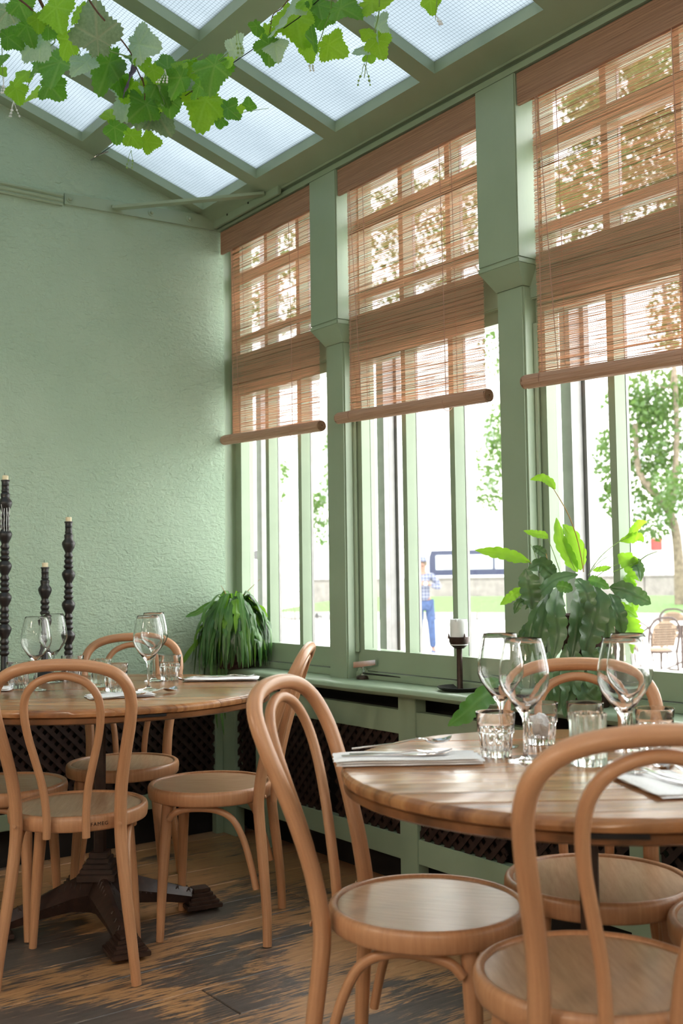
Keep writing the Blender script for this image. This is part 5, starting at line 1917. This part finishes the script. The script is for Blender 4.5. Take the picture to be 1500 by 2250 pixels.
def bistro_chair(label, loc, rz, mat):
    t = thing('bistro_chair', label, 'chair', loc, rz, 'pale bistro chairs on the square')
    for s in (-1, 1):
        MB().tube([(s * .17, .19, 0), (s * .165, .17, .44), (s * .17, .21, .70), (s * .12, .225, .83), (0, .23, .86)], .011, 6, 22).build('back_leg', mat, t, 60)
        MB().tube([(s * .17, -.18, 0), (s * .16, -.17, .44)], .012, 6).build('front_leg', mat, t)
        MB().tube([(s * .07, .20, .45), (s * .09, .215, .65), (s * .04, .222, .76), (0, .224, .78)], .007, 6, 14).build('back_hoop', mat, t, 60)
    MB().lathe([(0, .44), (.18, .44), (.19, .45), (.185, .465), (0, .465)], 24).build('seat', mat, t, 50)
    return t


M['cream_metal'] = plain('cream_metal', (0.07, 0.055, 0.04), 0.5)
bistro_chair('pale bistro chair outside the corner window', at(645, 1400, z=GZ), -YAW + 2.6, M['cream_metal'])
bistro_chair('pale bistro chair with turned-away back outside the middle window', at(865, 1420, z=GZ), -YAW + .7, M['cream_metal'])
# dark lantern stand
lt = thing('lantern', 'small dark iron lantern standing outside the corner window', 'lantern', at(696, 1398, z=GZ))
MB().box(-.10, .10, -.10, .10, .0, .03, .005).build('base', M['dark_metal'], lt)
for sx in (-1, 1):
    for sy in (-1, 1):
        MB().tube([(sx * .085, sy * .085, .03), (sx * .085, sy * .085, .52)], .009, 6).build('post', M['dark_metal'], lt)
MB().box(-.10, .10, -.10, .10, .50, .53, .005).build('top', M['dark_metal'], lt)
MB().lathe([(0, .53), (.05, .53), (.02, .60), (0, .61)], 14).build('finial', M['dark_metal'], lt)
MB().lathe([(0, .03), (.04, .03), (.04, .20), (0, .20)], 16).build('candle', M['white_wax'], lt)
# stone bollard
sb = thing('stone_pillar', 'square grey stone pillar on the square behind the rattan chair', 'pillar', at(1461, 1330, z=GZ), .3)
MB().box(-.22, .22, -.22, .22, .0, 1.3, .02).build('shaft', M['concrete'], sb)
MB().box(-.25, .25, -.25, .25, 1.3, 1.38, .02).build('cap', M['concrete'], sb)
# bench by the low rail
bp_ = at(700, 1330, z=GZ)
bench = thing('bench', 'long grey slatted bench across the square beyond the corner window', 'bench', bp_, -YAW + .12)
for k in range(3): MB().box(-2.2, 2.2, -.2 + k * .14, -.09 + k * .14, .42, .46, .006).build('slat', M['grey_metal'], bench)
MB().box(-2.2, 2.2, .26, .30, .70, .84, .006).build('back_slat', M['grey_metal'], bench)
for x in (-2.0, 0, 2.0): MB().box(x - .04, x + .04, -.2, .30, .0, .42, .006).build('leg', M['concrete'], bench)


# ------------------------------------------------------------------ the photographer outside
def skin_mesh(name, verts, edges, radii, mat, parent, root=0, sub=2):
    me = bpy.data.meshes.new(name)
    me.from_pydata(verts, edges, [])
    bm = bmesh.new()
    bm.from_mesh(me)
    lay_ = bm.verts.layers.skin.verify()
    bm.verts.ensure_lookup_table()
    for i, v_ in enumerate(bm.verts):
        r_ = radii[i]
        v_[lay_].radius = r_ if isinstance(r_, tuple) else (r_, r_)
        v_[lay_].use_root = (i == root)
    bm.to_mesh(me)
    bm.free()
    me.materials.append(mat)
    o = bpy.data.objects.new(name, me)
    C.objects.link(o)
    o.parent = parent
    m1 = o.modifiers.new('skin', 'SKIN')
    m1.use_smooth_shade = True
    m2 = o.modifiers.new('sub', 'SUBSURF')
    m2.levels = m2.render_levels = sub
    return o


pd = at(934, 1435, z=GZ)
per = thing('person', 'person in plaid shirt, blue jeans and cap holding a camera, outside the middle window', 'person', pd, -YAW)
per.scale = (1.06, 1.06, 1.06)
JL = {'pel': (0, 0, .94), 'wai': (-.005, 0, 1.08), 'che': (-.01, -.01, 1.28), 'ush': (-.015, 0, 1.42), 'nec': (-.02, -.015, 1.50), 'hd1': (-.025, -.035, 1.58), 'hd2': (-.03, -.045, 1.67), 'hd3': (-.03, -.03, 1.74)}
for s, n in ((1, 'r'), (-1, 'l')):
    JL['sh' + n] = (s * .175 - .01, 0, 1.42)
    JL['el' + n] = (s * .285, -.07, 1.20)
    JL['wr' + n] = (s * .085, -.27, 1.27)
    JL['pa' + n] = (s * .050, -.305, 1.295)
    JL['hp' + n] = (s * .095, 0, .90)
    JL['kn' + n] = (s * .115 + .01, -.03, .49)
    JL['an' + n] = (s * .13 + .02, .02, .085)
    JL['to' + n] = (s * .15 + .02, -.13, .035)


def fig(names, links, rad, mat, nm, extra=(), root=0, sub=2):
    idx = {n: i for i, n in enumerate(names)}
    vs = [JL[n] for n in names]
    ed = [(idx[a_], idx[b_]) for a_, b_ in links]
    rr = [rad[n] for n in names]
    for base, chain in extra:
        prev = idx[base]
        for p_, r_ in chain:
            vs.append(p_)
            rr.append(r_)
            ed.append((prev, len(vs) - 1))
            prev = len(vs) - 1
    return skin_mesh(nm, vs, ed, rr, mat, per, root, sub)


fing = []
for s, n in ((1, 'r'), (-1, 'l')):
    px_, py_, pz_ = JL['pa' + n]
    for k in range(4):
        L_ = (.030, .034, .032, .026)[k]
        z_ = pz_ + .026 - k * .017
        fing.append(('pa' + n, [((px_ - s * .018, py_ - .016, z_), .0088), ((px_ - s * (.018 + L_ * .7), py_ - .030, z_ + .002), .0082), ((px_ - s * (.018 + L_ * 1.2), py_ - .014, z_ + .002), .0070)]))
    fing.append(('pa' + n, [((px_ - s * .004, py_ + .012, pz_ + .030), .0095), ((px_ - s * .022, py_ + .006, pz_ + .052), .0080)]))
body_n = ['pel', 'wai', 'che', 'ush', 'nec', 'hd1', 'hd2', 'hd3', 'shr', 'elr', 'wrr', 'par', 'shl', 'ell', 'wrl', 'pal', 'hpr', 'knr', 'anr', 'tor', 'hpl', 'knl', 'anl', 'tol']
body_l = [('pel', 'wai'), ('wai', 'che'), ('che', 'ush'), ('ush', 'nec'), ('nec', 'hd1'), ('hd1', 'hd2'), ('hd2', 'hd3'), ('ush', 'shr'), ('shr', 'elr'), ('elr', 'wrr'), ('wrr', 'par'), ('ush', 'shl'), ('shl', 'ell'), ('ell', 'wrl'), ('wrl', 'pal'),
          ('pel', 'hpr'), ('hpr', 'knr'), ('knr', 'anr'), ('anr', 'tor'), ('pel', 'hpl'), ('hpl', 'knl'), ('knl', 'anl'), ('anl', 'tol')]
body_r = {'pel': (.13, .10), 'wai': (.12, .09), 'che': (.14, .10), 'ush': (.10, .075), 'nec': .050, 'hd1': (.070, .085), 'hd2': (.078, .095), 'hd3': (.060, .075)}
for n in 'rl': body_r.update({'sh' + n: .058, 'el' + n: .042, 'wr' + n: .028, 'pa' + n: (.020, .036), 'hp' + n: .085, 'kn' + n: .056, 'an' + n: .040, 'to' + n: .030})
bo = fig(body_n, body_l, body_r, M['skin'], 'body', fing)
sh_n = ['pel', 'wai', 'che', 'ush', 'shr', 'elr', 'wrr', 'shl', 'ell', 'wrl']
sr = {'pel': (.165, .125), 'wai': (.150, .115), 'che': (.165, .122), 'ush': (.115, .09)}
for n in 'rl': sr.update({'sh' + n: .075, 'el' + n: .060, 'wr' + n: .042})
fig(sh_n, [('pel', 'wai'), ('wai', 'che'), ('che', 'ush'), ('ush', 'shr'), ('shr', 'elr'), ('elr', 'wrr'), ('ush', 'shl'), ('shl', 'ell'), ('ell', 'wrl')], sr, M['plaid'], 'shirt')
je_n = ['pel', 'hpr', 'knr', 'anr', 'hpl', 'knl', 'anl']
jr = {'pel': (.150, .118)}
for n in 'rl': jr.update({'hp' + n: .105, 'kn' + n: .078, 'an' + n: .066})
fig(je_n, [('pel', 'hpr'), ('hpr', 'knr'), ('knr', 'anr'), ('pel', 'hpl'), ('hpl', 'knl'), ('knl', 'anl')], jr, M['denim'], 'jeans')
for s, n in ((1, 'r'), (-1, 'l')):
    ax_, ay_, az_ = JL['an' + n]
    m = MB()
    vs = []
    for y_, w_, h_ in ((.07, .030, .06), (.03, .042, .10), (-.05, .045, .085), (-.13, .046, .055), (-.18, .030, .040)):
        vs.append([(ax_ - w_, ay_ + y_, .002), (ax_ - w_ * .9, ay_ + y_, h_ * .6), (ax_, ay_ + y_, h_), (ax_ + w_ * .9, ay_ + y_, h_ * .6), (ax_ + w_, ay_ + y_, .002)])
    m.grid(vs)
    m.add([p_ for p_ in vs[0]], [(0, 1, 2, 3, 4)])
    m.add([p_ for p_ in vs[-1]], [(4, 3, 2, 1, 0)])
    m.build('shoe', M['shoe'], per, 60)
hx, hy, hz = JL['hd2']
MB().lathe([(.094, 0), (.098, .015), (.092, .05), (.065, .085), (.03, .098), (0, .10)], 20, (hx, hy + .01, hz + .025)).build('cap', M['plaid'], per, 60)
MB().lathe([(0, 0), (.075, 0), (.078, .006), (0, .012)], 16, (hx, hy - .085, hz + .024)).build('cap_brim', M['plaid'], per, 60)
fm = MB()
fm.tube([(hx, hy - .092, hz + .005), (hx, hy - .112, hz - .028), (hx, hy - .094, hz - .036)], [.010, .015, .010], 8, 8)
for s in (-1, 1):
    fm.lathe([(0, -.02), (.012, -.015), (.014, 0), (.012, .018), (0, .022)], 8, (hx + s * .083, hy + .005, hz - .02))
fm.build('nose_and_ears', M['skin'], per, 60)
em = MB()
for s in (-1, 1):
    em.lathe([(0, -.006), (.008, 0), (0, .006)], 8, (hx + s * .030, hy - .090, hz + .002))
em.tube([(hx - .024, hy - .084, hz - .060), (hx, hy - .092, hz - .062), (hx + .024, hy - .084, hz - .060)], .005, 6)
em.build('eyes_and_mouth', M['bronze'], per, 60)
MB().lathe([(.088, -.055), (.096, 0), (.095, .03)], 20, (hx, hy + .022, hz)).build('hair', M['bark'], per, 60)
cm = thing('camera_body', 'dark camera with a pale round lens in the hands of the person outside', 'camera', (0, 0, 0))
cm.matrix_world = Matrix.Translation(pd) @ Matrix.Rotation(-YAW, 4, 'Z') @ Matrix.Scale(1.06, 4)
MB().box(-.040, .040, -.345, -.285, 1.26, 1.33, .008).build('body', M['dark_metal'], cm)
o = MB().lathe([(0, 0), (.030, 0), (.034, .01), (.034, .06), (.028, .062), (.026, .05), (0, .05)], 20).build('lens', M['white_plate'], cm, 50)
o.rotation_euler = (PI / 2, 0, 0)
o.location = (0, -.345, 1.29)
